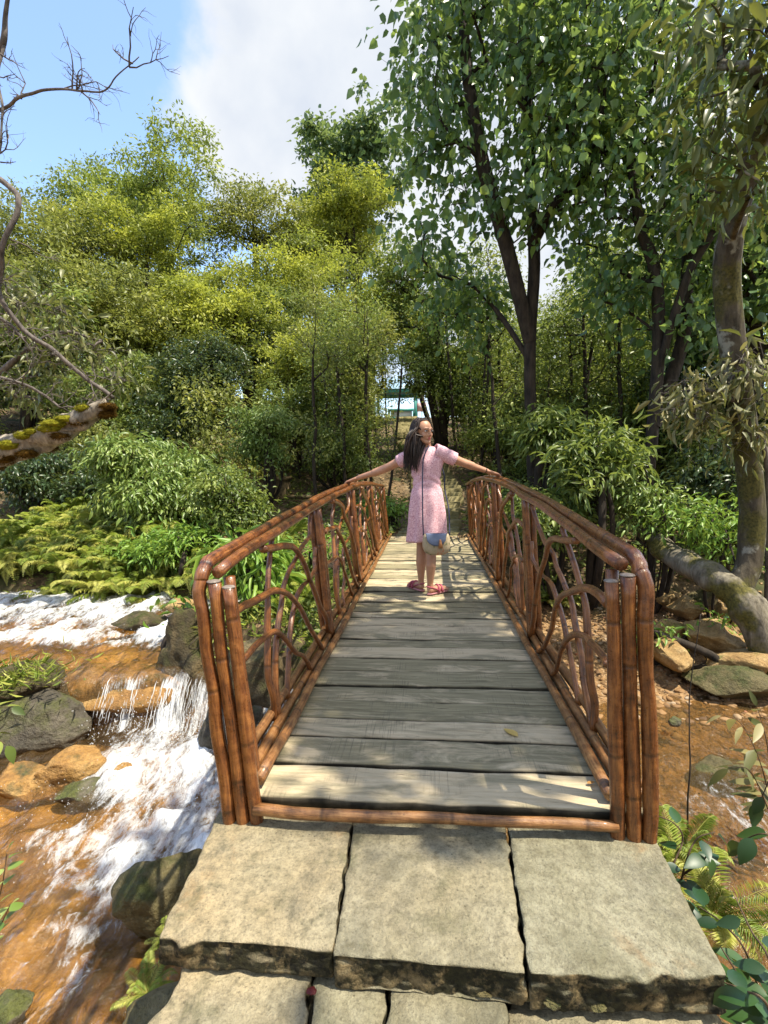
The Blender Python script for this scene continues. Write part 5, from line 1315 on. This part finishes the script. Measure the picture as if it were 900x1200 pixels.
limbs = [([(-6.6, 6.0, tz(-6.6, 6.0) - .2), A(-60, 330, 6.0), A(-40, 200, 5.9), A(-20, 100, 5.8), A(4, 50, 5.7), A(8, 20, 5.7), A(16, -40, 5.6)], .07, .014),
         ([A(-30, 150, 5.9), A(0, 127, 5.6), A(30, 114, 5.4), A(55, 104, 5.3), A(80, 104, 5.2), A(110, 110, 5.1), A(135, 95, 5.0), A(160, 70, 4.9)], .020, .004),
         ([A(-40, 200, 5.9), A(5, 215, 5.8), A(22, 240, 5.7), A(5, 300, 5.7), A(0, 340, 5.8), A(25, 385, 5.9), A(60, 408, 6.0), A(95, 440, 6.05), A(130, 468, 6.1)], .034, .024),
         ([A(-40, 360, 6.0), A(0, 375, 5.9), A(30, 395, 5.9)], .03, .02),
         ([A(-20, 440, 6.1), A(20, 450, 6.2), A(50, 462, 6.2), A(72, 478, 6.2)], .022, .014),
         ([A(4, 50, 5.7), A(-5, 90, 5.6), A(2, 130, 5.5), A(0, 190, 5.5)], .02, .008)]
for P, r0, r1 in limbs:
    p = bez(P, 6); p = wob(p, .03, r.uniform(0, 9)); g.tube(p, np.linspace(r0, r1, len(p)), 8, True)
g.build('trunk', MB_GREY, dead)
g = G()
def twig(p0, d, L, rad, depth):
    m = 6; pts = [np.array(p0)]
    d = np.array(d) / np.linalg.norm(d)
    for i in range(m): d = d + r.normal(size=3) * .22; d /= np.linalg.norm(d); pts.append(pts[-1] + d * L / m)
    g.tube(pts, np.linspace(rad, rad * .3, m + 1), 4, False)
    if depth: 
        for q in range(3): i = r.integers(1, m); twig(pts[i], d + r.normal(size=3) * .9, L * r.uniform(.35, .65), rad * .55, depth - 1)
for P, r0, r1 in limbs[1:4] + limbs[4:]:
    p = bez(P, 6)
    for q in range(13):
        i = r.integers(2, len(p)); twig(p[i], r.normal(size=3) + [.25, -.2, .3], r.uniform(.15, .55), .009, 2)
g.build('twig', MB_GREY, dead)
# drooping big leaved branches around the dead limb
y = 7.0; b0 = A(-40, 600, y); b0[2] = tz(b0[0], y); r = np.random.default_rng(6)
cl = lobes_pts(r, [(A(60, 390, y), (.7, .5, .55)), (A(110, 420, y), (.55, .5, .45)), (A(20, 440, y), (.6, .5, .6)), (A(130, 455, y), (.3, .3, .25)), (A(20, 350, y), (.5, .5, .4))], 66, .2)
plant('sapling', 'sapling with large hanging olive leaves behind the dead limb at the left', 'sapling', b0, [bez([b0, A(-20, 480, y), A(20, 420, y), A(70, 390, y), A(120, 400, y)], 4)], cl, ML_OLB, MB_GREY, .05, 17, .30, .15, .36, 'long', 8, droop=.9, flat=.9, upn=.3, cvar=.25, r_tip=.005)

# ---- near plants at the frame edges
def sprig(label, base, stems, leaf, L, Wd, seed, step=.07, name='plant', rad=.004, mat=MB_BROWN, droop=.35):
    r = np.random.default_rng(seed); t = thing(name, label, 'plant', base)
    g = G(); C, D = [], []
    for P in stems:
        p = bez(P, 8); g.tube(p, np.linspace(rad, rad * .4, len(p)), 6, True)
        Ls = np.concatenate([[0], np.cumsum(np.linalg.norm(np.diff(p, axis=0), axis=1))]); s = step * 1.2; i = 0
        while s < Ls[-1]:
            q = np.array([np.interp(s, Ls, p[:, a]) for a in range(3)]); tng = p[min(len(p) - 1, np.searchsorted(Ls, s))] - p[max(0, np.searchsorted(Ls, s) - 2)]; tng = tng / (np.linalg.norm(tng) + 1e-9)
            sd_ = np.cross(tng, [0, 0, 1.0]); sd_ /= np.linalg.norm(sd_) + 1e-9
            C.append(q); D.append(tng * .5 + sd_ * (1 if i % 2 else -1) + [0, 0, -droop * r.uniform(.3, 1.6)] + r.normal(size=3) * .2); s += step * r.uniform(.7, 1.3); i += 1
        C.append(p[-1]); D.append(p[-1] - p[-3] + [0, 0, -.02])
    g.build('stem', mat, t)
    g = G()
    for c, d in zip(C, D):
        d = d / np.linalg.norm(d); l = L * r.uniform(.65, 1.15); V, Q = leaf_mesh(l, l * Wd * r.uniform(.85, 1.15), .22, r.uniform(.1, .35), 7)
        nrm = r.normal(size=3) * .25 + [0, -.25, 1]; S = np.cross(nrm, d); S /= np.linalg.norm(S); U = np.cross(d, S)
        g.add(c + d * .012 + V @ np.stack([d, S, U]), None, Q, rnd=r.random())
    g.build('foliage', leaf, t)
    return t
Z0 = -.95
b = at_z(900, 1200, -.9)
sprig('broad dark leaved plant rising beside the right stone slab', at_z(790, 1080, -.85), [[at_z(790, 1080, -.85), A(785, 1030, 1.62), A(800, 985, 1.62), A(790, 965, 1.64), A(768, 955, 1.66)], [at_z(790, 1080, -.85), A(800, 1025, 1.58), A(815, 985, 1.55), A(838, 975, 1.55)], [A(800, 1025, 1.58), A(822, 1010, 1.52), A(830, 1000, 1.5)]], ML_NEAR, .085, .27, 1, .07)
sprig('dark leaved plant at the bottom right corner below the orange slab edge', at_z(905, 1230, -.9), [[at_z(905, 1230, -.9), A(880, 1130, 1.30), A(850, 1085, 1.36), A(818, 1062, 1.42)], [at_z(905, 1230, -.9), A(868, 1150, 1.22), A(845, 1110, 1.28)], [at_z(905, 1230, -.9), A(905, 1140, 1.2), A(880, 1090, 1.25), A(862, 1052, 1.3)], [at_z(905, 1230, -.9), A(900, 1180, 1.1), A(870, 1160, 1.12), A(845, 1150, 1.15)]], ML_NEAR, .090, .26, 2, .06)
sprig('curled green leaves hanging in from the right edge over the muddy pool', A(930, 1000, 1.9), [[A(940, 1010, 1.9), A(900, 978, 1.9), A(868, 985, 1.95)], [A(940, 930, 2.0), A(910, 905, 2.0), A(890, 940, 2.05)]], ML_NEAR, .13, .26, 3, .08, droop=.8)
sprig('yellowing thin plant standing over the pool at the right edge', at_z(905, 960, -1.1), [[at_z(905, 960, -1.1), A(893, 900, 2.9), A(870, 850, 2.95), A(848, 838, 3.0)], [at_z(905, 960, -1.1), A(900, 880, 2.9), A(888, 830, 2.9)], [at_z(905, 960, -1.1), A(880, 905, 2.8), A(856, 900, 2.8)]], ML_DRYG, .15, .16, 4, .06, droop=.7)
t = thing('bare_twig', 'single thin bare twig standing upright out of the pool right of the bridge', 'twig', at_z(806, 985, -1.1)); g = G()
p = bez([at_z(806, 990, -1.1), A(806, 940, 2.6), A(808, 870, 2.6), A(810, 800, 2.62), A(820, 720, 2.65)], 8); g.tube(wob(p, .01, 3), np.linspace(.006, .002, len(p)), 5, True); g.build('stem', MB_DARK, t)
sprig('green leafy sprig poking in at the left edge beside the stream', A(-25, 1110, 1.75), [[A(-30, 1130, 1.75), A(-10, 1080, 1.75), A(2, 1040, 1.75), A(8, 1000, 1.75)], [A(-30, 1130, 1.75), A(-5, 1095, 1.75), A(12, 1060, 1.75)]], ML_SHRUB, .062, .30, 5, .035)
sprig('green leaves hanging at the left edge in front of the dark boulder', A(-30, 850, 2.6), [[A(-40, 860, 2.6), A(-12, 832, 2.6), A(12, 828, 2.6)], [A(-40, 860, 2.6), A(-10, 862, 2.6), A(6, 872, 2.6)]], ML_MID, .11, .26, 6, .05)
# ================================================================== the person
n = N('skin'); o = n.obj(); c = n.ramp(n.noise(o, 14, 4), [(0.3, (0.40, 0.20, 0.115)), (0.7, (0.50, 0.265, 0.165))])
sk = n.new('ShaderNodeBsdfPrincipled'); n.link(c, sk.inputs['Base Color']); sk.inputs['Roughness'].default_value = .48
sk.inputs['Subsurface Weight'].default_value = .08; sk.inputs['Subsurface Radius'].default_value = (.02, .008, .004); sk.inputs['Subsurface Scale'].default_value = .3
MAT_SKIN = n.done(sk.outputs[0])
n = N('pink_print_cotton'); o = n.obj()
v = n.voro(n.mapv(o, (1, 1, .8)), 70); v2 = n.noise(o, 85, 4, .7)
c = n.mix(n.ramp(v, [(0.16, 1.0), (0.34, 0.0)]), (0.64, 0.37, 0.42), (0.36, 0.14, 0.20))
c = n.mix(n.ramp(v2, [(0.50, 0.0), (0.60, 0.9)]), c, (0.84, 0.60, 0.64))
MAT_DRESS = n.done(n.prin(c, .8, n.bump(n.noise(o, 160, 3), .2, .003), .2))
n = N('dark_hair'); c = n.ramp(n.attr('rnd'), [(0, (0.010, 0.006, 0.004)), (0.6, (0.024, 0.013, 0.009)), (1, (0.036, 0.019, 0.012))]); MAT_HAIR = n.done(n.prin(c, .48, None, .35))
MAT_BLACK = m_plain('dark_brown_eye', (0.012, 0.008, 0.006), .2); MAT_EYEW = m_plain('eye_white', (0.72, 0.69, 0.66), .3, .03); MAT_LIP = m_plain('lips', (0.42, 0.10, 0.09), .4, .05)
MAT_NAVY = m_plain('navy_strap', (0.018, 0.022, 0.055), .5); MAT_DENIM = m_plain('blue_denim', (0.12, 0.15, 0.23), .8, .25, 20); MAT_TAN = m_plain('tan_leather_tassel', (0.36, 0.16, 0.06), .6); MAT_PINK = m_plain('crimson_strap', (0.36, 0.07, 0.11), .5); MAT_SOLE = m_plain('pink_sole', (0.50, 0.22, 0.22), .7)
n = N('floral_canvas'); o = n.obj(); v = n.noise(o, 17, 4, .7); c = n.ramp(v, [(0.36, (0.10, 0.14, 0.07)), (0.40, (0.36, 0.29, 0.18)), (0.56, (0.45, 0.37, 0.25)), (0.63, (0.50, 0.22, 0.12)), (0.72, (0.35, 0.30, 0.22))]); MAT_FLORAL = n.done(n.prin(c, .85, None, .2))

PO = np.array([-0.015, 4.31, 0.004])
per = thing('person', 'person in a pink print dress with arms spread to both handrails, looking back', 'person', PO)
def caps(g, a, ra, b, rb, sq=(1, 1), seg=14):
    """tapered, round-ended limb"""
    a, b = np.asarray(a, float), np.asarray(b, float); ax = b - a; L = np.linalg.norm(ax); ax /= L
    ts = []
    for q in np.linspace(-pi / 2, 0, 6)[:-1]: ts.append((a + ax * ra * sin(q), max(1e-3, ra * cos(q))))
    for q in np.linspace(0, 1, 7): ts.append((a + ax * L * q, ra + (rb - ra) * q))
    for q in np.linspace(0, pi / 2, 6)[1:]: ts.append((b + ax * rb * sin(q), max(1e-3, rb * cos(q))))
    g.tube([t_[0] for t_ in ts], [t_[1] for t_ in ts], seg, True)
def limb(g, P, R):
    for i in range(len(P) - 1): caps(g, P[i], R[i], P[i + 1], R[i + 1])
def voxel(g, name, mat, parent, size, smooth=4, fac=.5):
    o = g.build(name + '_raw', None, None)
    m1 = o.modifiers.new('r', 'REMESH'); m1.mode = 'VOXEL'; m1.voxel_size = size; m1.use_smooth_shade = True
    m2 = o.modifiers.new('s', 'SMOOTH'); m2.factor = fac; m2.iterations = smooth
    dg = bpy.context.evaluated_depsgraph_get(); dg.update()
    me = bpy.data.meshes.new_from_object(o.evaluated_get(dg)); bpy.data.objects.remove(o)
    me.name = name; me.materials.clear(); me.materials.append(mat)
    me.polygons.foreach_set('use_smooth', np.ones(len(me.polygons), bool))
    ob = bpy.data.objects.new(name, me); COL.objects.link(ob)
    if parent is not None: ob.parent = parent
    return ob
def railtop(side, y):
    x0, lean = RAIL[side]
    h = Ht(y, side); return np.array([x0 + lean * h / .85, y, h]) - PO
# joints, relative to PO (x right, y away from the camera, z up)
SH_L, SH_R = np.array([-.142, .0, 1.212]), np.array([.142, .0, 1.222])
HL = railtop(-1, 4.62); HR = railtop(1, 4.52)
wrL = HL + np.array([.075, -.045, .085]); wrR = HR + np.array([-.085, -.045, .085])
def elbow(s, w, drop, back): m = (s + w) / 2; return m + np.array([0, back, drop])
elL = elbow(SH_L, wrL, -.025, -.03); elR = elbow(SH_R, wrR, -.010, -.03)
body = G()
limb(body, [(-.062, .10, .055), (-.060, .095, .10), (-.058, .075, .26), (-.052, .085, .44), (-.062, .05, .62), (-.075, .03, .80)], [.030, .027, .045, .045, .060, .076])
limb(body, [(.022, -.02, .055), (.022, -.024, .10), (.028, -.040, .26), (.034, -.005, .44), (.050, .01, .62), (.070, .03, .80)], [.030, .027, .046, .046, .061, .077])
def foot(g, heel, dirn):
    d = np.array([dirn[0], dirn[1], 0]); d /= np.linalg.norm(d); h = np.array([heel[0], heel[1], 0.0])
    limb(g, [h + [0, 0, .040], h + d * .07 + [0, 0, .040], h + d * .145 + [0, 0, .030], h + d * .185 + [0, 0, .026]], [.029, .031, .026, .018])
    s = np.array([-d[1], d[0], 0])
    for q, (o_, ln) in enumerate(((-.026, .20), (-.011, .205), (.003, .20), (.016, .19), (.027, .175))):
        limb(g, [h + d * .14 + s * o_ * .8 + [0, 0, .026], h + d * ln + s * o_ + [0, 0, .022]], [.014, .009])
    return h, d, s
F1 = foot(body, (-.058, .095), (-.62, .8)); F2 = foot(body, (.022, -.03), (.75, .72))
limb(body, [(-.05, .02, .86), (.05, .02, .86)], [.085, .085]); limb(body, [(-.03, .015, 1.0), (.03, .015, 1.0)], [.074, .074]); limb(body, [(-.055, .01, 1.16), (.055, .01, 1.16)], [.078, .078]); limb(body, [(-.01, .015, .9), (0, .015, 1.16)], [.082, .08])
limb(body, [(-.11, .005, 1.207), (.11, .005, 1.217)], [.048, .048]); limb(body, [(0, .01, 1.17), (.0, .0, 1.27), (-.016, -.012, 1.35)], [.07, .048, .046])
limb(body, [SH_L, elL, wrL], [.047, .034, .0225]); limb(body, [SH_R, elR, wrR], [.047, .034, .0225])
limb(body, [SH_L * .3 + elL * .7, elL * .7 + wrL * .3], [.036, .036]); limb(body, [SH_R * .3 + elR * .7, elR * .7 + wrR * .3], [.036, .036])
def hand(g, w, target, side):
    """palm resting on the rail, four fingers lying over it and bent down at the tips, thumb out to the side"""
    ax = target + np.array([side * .0, 0, .045]) - w; ax /= np.linalg.norm(ax)
    up = np.array([0, 0, 1.0]); s = np.cross(ax, up); s /= np.linalg.norm(s); up = np.cross(s, ax)
    k0, k1 = w + ax * .015, w + ax * .082
    for o_ in (-.026, -.009, .009, .025): limb(g, [k0 + s * o_ * .7, k1 + s * o_], [.014, .0125])
    for o_, ln in ((-.027, .062), (-.009, .070), (.009, .066), (.026, .052)):
        a = k1 + s * o_ * 1.05; b = a + ax * ln * .45 + up * .002 + s * o_ * .12; c_ = b + ax * ln * .33 - up * ln * .16 + s * o_ * .05; d = c_ + ax * ln * .22 - up * ln * .22
        limb(g, [a, b, c_, d], [.0105, .0095, .0088, .0075])
    t0 = w + ax * .022 - s * side * .022; t1 = t0 + ax * .028 - s * side * .026 - up * .006; t2 = t1 + ax * .026 - s * side * .010 - up * .008
    limb(g, [t0, t1, t2], [.0135, .011, .009])
hand(body, wrL, HL + np.array([-.03, .01, 0]), -1); hand(body, wrR, HR + np.array([.03, .01, 0]), 1)
# head: own frame (f forward, l left, u up), turned to the right over the shoulder, chin slightly tipped
HC = np.array([-.030, -.022, 1.418])
yaw = math.radians(44)
f = np.array([sin(yaw), -cos(yaw), -.08]); f /= np.linalg.norm(f)
u = np.array([-.10, .03, 1.0]); u -= f * np.dot(u, f); u /= np.linalg.norm(u); l = np.cross(u, f)
HB = np.stack([f, l, u], 1)          # columns
hp = lambda a, b, c_: HC + HB @ np.array([a, b, c_])
body.ell(hp(-.012, 0, .022), (.092, .071, .084), 22, 16, HB)
body.ell(hp(.022, 0, -.030), (.062, .058, .068), 22, 16, HB)
limb(body, [hp(.035, 0, -.065), hp(.062, 0, -.088)], [.036, .021])
limb(body, [hp(.02, .035, -.055), hp(.055, .012, -.085)], [.03, .02]); limb(body, [hp(.02, -.035, -.055), hp(.055, -.012, -.085)], [.03, .02])
limb(body, [hp(.076, 0, .012), hp(.094, 0, -.024)], [.009, .0115]); limb(body, [hp(.084, .009, -.030), hp(.084, -.009, -.030)], [.0085, .0085])
body.ell(hp(.050, .036, -.028), (.026, .022, .026), 12, 8, HB); body.ell(hp(.050, -.036, -.028), (.026, .022, .026), 12, 8, HB)
limb(body, [hp(.072, .036, .022), hp(.078, .012, .020)], [.011, .011]); limb(body, [hp(.072, -.036, .022), hp(.078, -.012, .020)], [.011, .011])
limb(body, [hp(.074, .016, -.056), hp(.074, -.016, -.056)], [.0085, .0085])
body.ell(hp(-.008, .071, -.005), (.013, .006, .022), 10, 8, HB)
body.ell(hp(-.012, -.064, -.005), (.013, .006, .020), 10, 8, HB)
voxel(body, 'body', MAT_SKIN, per, .0042, 5, .5)
for s in (-1, 1):
    g = G(); g.ell(hp(.073, s * .031, .006), (.0115, .0135, .0072), 14, 10, HB); e = g.build('eye', MAT_EYEW, per, off=(0, 0, 0))
    g = G(); g.ell(hp(.0805, s * .031 - .002, .0058), (.0050, .0062, .0064), 12, 8, HB); g.tube([hp(.074, s * .045, .010), hp(.0835, s * .036, .0135), hp(.085, s * .026, .0135), hp(.080, s * .017, .010)], [.0006, .0012, .0012, .0006], 6, True); g.build('iris', MAT_BLACK, e, off=(0, 0, 0))
    g = G(); g.tube([hp(.072, s * .050, .024), hp(.083, s * .038, .030), hp(.0885, s * .024, .029), hp(.088, s * .012, .025)], [.0008, .0016, .0018, .0012], 6, True); g.build('eyebrow', MAT_HAIR, per, off=(0, 0, 0))
g = G(); g.tube([hp(.072, .021, -.0535), hp(.082, .010, -.051), hp(.085, 0, -.0525), hp(.082, -.010, -.051), hp(.072, -.021, -.0535)], [.001, .0035, .004, .0035, .001], 8, True)
g.tube([hp(.072, .020, -.0555), hp(.082, .010, -.0605), hp(.084, 0, -.062), hp(.082, -.010, -.0605), hp(.072, -.020, -.0555)], [.001, .004, .005, .004, .001], 8, True); g.build('lips', MAT_LIP, per, off=(0, 0, 0))
# hair: scalp cap and long locks falling down the back
g = G(); r = np.random.default_rng(2)
V, T = ICO[4]; V = V.copy(); q = V
hl = np.where(V[:, 0] > .35, 1, 0)
keep = ~((V[:, 0] > .22 + .25 * np.clip(V[:, 2] - .25, 0, 1) * 1.6) & (V[:, 2] < .80)) & (V[:, 2] > -.75)
T2 = T[keep[T].all(1)]
sc = np.array([.099, .079, .092]); W_ = (V * sc * (1 + .012 * fbm(V[:, 0] * 3, V[:, 1] * 14, V[:, 2] * 3, s=3))[:, None]) @ HB.T + hp(-.014, 0, .022)
g.add(W_, T2, rnd=.35)
end_c = np.array([-.148, -.110, 1.05])
for i in range(260):
    a = r.uniform(1.25, 2 * pi - 1.25); el = r.uniform(-.25, 1.25)
    s0 = np.array([cos(a) * cos(el), sin(a) * cos(el), sin(el)])
    if s0[0] > .12 and s0[1] > 0 and el < .9: continue
    p0 = hp(-.014, 0, .022) + HB @ (s0 * sc * 1.0)
    side = HB @ (np.array([s0[0], s0[1], 0]))
    front = s0[0] > .12 and i % 3 == 0
    if front and s0[1] < 0:   # viewer's right: short visible lock behind the face
        p3 = np.array([.055, .0, 1.30]) + r.normal(size=3) * .012
    else: p3 = end_c + np.array([r.uniform(-.05, .07), r.uniform(-.02, .035), r.uniform(0, .15) + abs(r.normal()) * .03])
    p1 = p0 + side * .012 + np.array([0, -.012, -.045]); 
    p2 = (p1 + p3) / 2 + np.array([r.uniform(-.02, .0), -.028, .03 + r.normal() * .012])
    p2[1] = min(p2[1], -.085) if p2[2] < 1.30 and not (front and s0[1] < 0) else p2[1]
    c_ = bez([p0 - side * .01, p0 + side * .006 + [0, 0, .004], p1, p2, p3], 5)
    g.tube(c_, np.interp(np.linspace(0, 1, len(c_)), [0, .2, .8, 1], [.004, .0085, .0075, .0008]), 5, False, rnd=r.random())
g.build('hair', MAT_HAIR, per, off=(0, 0, 0))
# dress: shaped bodice, flared skirt with folds, short sleeves
g = G(); seg = 72; rows = []
prof = [(1.287, .056, .052, 0.0, .0), (1.272, .085, .062, 0.0, .0), (1.252, .126, .074, 0.0, .0), (1.218, .157, .088, 0.0, 0), (1.165, .148, .102, 0, .0), (1.12, .136, .104, -.002, .0), (1.07, .124, .100, -.004, .02), (1.00, .113, .095, 0, .03), (.955, .117, .100, 0, .08), (.88, .138, .124, 0.0, .3), (.80, .146, .134, .002, .6), (.70, .153, .142, .004, .85), (.58, .160, .148, .006, 1.0), (.488, .168, .153, .008, 1.1), (.470, .166, .151, .008, 1.1)]
z_a = np.array([p[0] for p in prof])[::-1]
ang = np.arange(seg) * 2 * pi / seg
for z in list(np.linspace(1.287, .488, 52)) + [.476, .485]:
    rx, ry, xo, fo = [np.interp(z, z_a, np.array([p[k] for p in prof])[::-1]) for k in (1, 2, 3, 4)]
    inner = .9 if z == .485 else 1.0
    fold = 1 + fo * (.085 * np.sin(ang * 8 + 1.2 * math.sin(z * 6)) + .050 * np.sin(ang * 5 + 2 + z * 3)) + .012 * np.sin(ang * 3 + z * 22) * (1 if z < 1.2 else 0)
    wr = .006 * np.sin(z * 95 + 3 * np.cos(ang * 2)) * (1 if .93 < z < 1.06 else 0)
    hem = -.012 * np.sin(ang * 2 + .8) * (z < .56)
    rows.append(np.stack([xo + (rx * fold * inner + wr) * np.cos(ang), .012 + (ry * fold * inner + wr) * np.sin(ang), z + hem + 0 * ang], -1))
V = np.concatenate(rows); m = len(rows); i = np.arange(m - 1)[:, None] * seg; j = np.arange(seg)[None]; j2 = (j + 1) % seg
g.add(V, None, np.stack([i + j, i + seg + j, i + seg + j2, i + j2], -1).reshape(-1, 4))
for sh, el_, k in ((SH_L, elL, -1), (SH_R, elR, 1)):
    d = (el_ - sh) / np.linalg.norm(el_ - sh); a = sh - d * .085 + [0, 0, -.002]; b = sh + d * .115
    p = np.array([a + (b - a) * t for t in np.linspace(0, 1, 12)]); rr = np.interp(np.linspace(0, 1, 12), [0, .3, .6, 1], [.060, .064, .058, .056]) * (1 + .03 * np.sin(np.arange(12) * 1.7))
    g.tube(p, rr, 20, False)
dr = g.build('dress', MAT_DRESS, per, off=(0, 0, 0))
sl = dr.modifiers.new('cloth', 'SOLIDIFY'); sl.thickness = .004; sl.offset = 1
for (h, d, s), tilt in ((F1, 0), (F2, 0)):
    g = G(); m = 14; t = np.linspace(-.035, .212, m); w = np.interp(t, [-.035, -.02, .05, .12, .17, .20, .212], [.008, .027, .029, .037, .036, .022, .008]); V = []
    for zc in (.0, .012):
        V += [h + d * t[i] - s * w[i] + [0, 0, zc] for i in range(m)] + [h + d * t[i] + s * w[i] + [0, 0, zc] for i in range(m)]
    Q = []
    for i in range(m - 1): Q += [(i, m + i, m + i + 1, i + 1), (2 * m + i, 2 * m + i + 1, 3 * m + i + 1, 3 * m + i), (i, i + 1, 2 * m + i + 1, 2 * m + i), (m + i, 3 * m + i, 3 * m + i + 1, m + i + 1)]
    Q += [(0, 2 * m, 3 * m, m), (m - 1, 2 * m - 1, 4 * m - 1, 3 * m - 1)]
    g.add(V, None, Q); sh_ = g.build('sandal', MAT_SOLE, per, smooth=False, off=(0, 0, 0))
    g = G()
    for t0 in (.085, .125):
        arc = [h + d * (t0 + .01 * cos(a)) + s * .038 * cos(a) + [0, 0, .012 + (.060 if t0 < .1 else .050) * sin(a)] for a in np.linspace(0, pi, 12)]; g.tube(arc, .011, 8, True)
    arc = [h + d * (.02 + .05 * abs(cos(a)) ** 2 - .06 * sin(a)) + s * .034 * cos(a) + [0, 0, .03 + .045 * sin(a)] for a in np.linspace(0, pi, 14)]; g.tube(arc, .0065, 6, True)
    g.build('strap', MAT_PINK, sh_, off=(0, 0, 0))
g = G(); d = (wrL - elL) / np.linalg.norm(wrL - elL); s1 = np.cross(d, [0, 0, 1.0]); s1 /= np.linalg.norm(s1); s2 = np.cross(d, s1); c0 = wrL - d * .012
g.tube([c0 - d * .011, c0 - d * .011, c0 + d * .011, c0 + d * .011], [.018, .0285, .0285, .018], 20, False); wa = g.build('watch', MAT_NAVY, per, off=(0, 0, 0))
g = G(); g.tube([c0 + [0, 0, .024], c0 + [0, 0, .034]], [.016, .015], 16, True); g.build('watch_face', MAT_BLACK, wa, off=(0, 0, 0))
g = G(); d = (wrR - elR) / np.linalg.norm(wrR - elR); c0 = wrR - d * .02; g.tube([c0 - d * .004, c0, c0 + d * .004], [.0255, .0275, .0255], 18, False); g.build('bracelet', MAT_BLACK, per, off=(0, 0, 0))
# shoulder bag hanging behind the right hip
BO = PO + np.array([.075, -.212, .385])
bag = thing('handbag', 'small floral shoulder bag with a blue flap and tan tassel hanging at the hip', 'bag', BO)
g = G(); seg = 28; rows = []
for z, rx, ry in ((.0, .02, .015), (.004, .06, .03), (.02, .088, .042), (.05, .102, .048), (.085, .104, .046), (.12, .098, .038), (.142, .090, .028), (.146, .05, .012)):
    rows.append([(rx * math.copysign(abs(cos(a)) ** .7, cos(a)), ry * math.copysign(abs(sin(a)) ** .8, sin(a)), z) for a in np.arange(seg) * 2 * pi / seg])
V = np.array(rows).reshape(-1, 3); m = len(rows); i = np.arange(m - 1)[:, None] * seg; j = np.arange(seg)[None]; j2 = (j + 1) % seg
g.add(V, None, np.stack([i + j, i + j2, i + seg + j2, i + seg + j], -1).reshape(-1, 4)); g.build('pouch', MAT_FLORAL, bag, off=(0, 0, 0))
g = G(); V = []; nx, nzz = 15, 9
for a in range(nx):
    u_ = a / (nx - 1) * 2 - 1
    for b in range(nzz):
        v_ = b / (nzz - 1); z = .150 - v_ * .082 * math.sqrt(max(0, 1 - u_ * u_)) ** .8 ; x = u_ * .078
        V.append((x, -.030 - .026 * min(1, (.152 - z) / .05) ** .6 * (1 - .3 * u_ * u_) , z))
Q = [(a * nzz + b, a * nzz + b + 1, (a + 1) * nzz + b + 1, (a + 1) * nzz + b) for a in range(nx - 1) for b in range(nzz - 1)]
g.add(V, None, Q); fl = g.build('flap', MAT_DENIM, bag, off=(0, 0, 0)); sl = fl.modifiers.new('c', 'SOLIDIFY'); sl.thickness = .006
g = G(); 
for q in range(16): a = q * 2.4; g.tube([(.028 + .004 * cos(a), -.066 + .004 * sin(a), .108), (.030 + .014 * cos(a), -.066 + .009 * sin(a), .055)], [.003, .004], 5, True)
g.tube([(.028, -.066, .112), (.028, -.066, .098)], [.007, .008], 8, True); g.build('tassel', MAT_TAN, bag, off=(0, 0, 0))
g = G(); bo = PO - BO
def ribbon(P, w):
    p = bez(P, 8); g.tube(p, w, 6, True)
ribbon([np.array([-.106, -.005, .167]), bo + [-.036, -.175, .70], bo + [-.036, -.128, .98], bo + [-.032, -.112, 1.12], bo + [-.024, -.100, 1.19], bo + [.0, -.085, 1.258], bo + [.03, -.02, 1.298], bo + [.05, .04, 1.272]], .0062)
ribbon([bo + [.05, .04, 1.272], bo + [.10, .11, 1.19], bo + [.15, .10, 1.05], bo + [.155, .03, .92], bo + [.185, -.06, .75], np.array([.110, .0, .167])], .0062)
g.build('strap', MAT_NAVY, bag, off=(0, 0, 0))

bag.scale = (1.12, 1.1, 1.24)
for o_ in bag.children:
    if o_.name.startswith('strap'):
        o_.scale = (1 / 1.12, 1 / 1.1, 1 / 1.24)
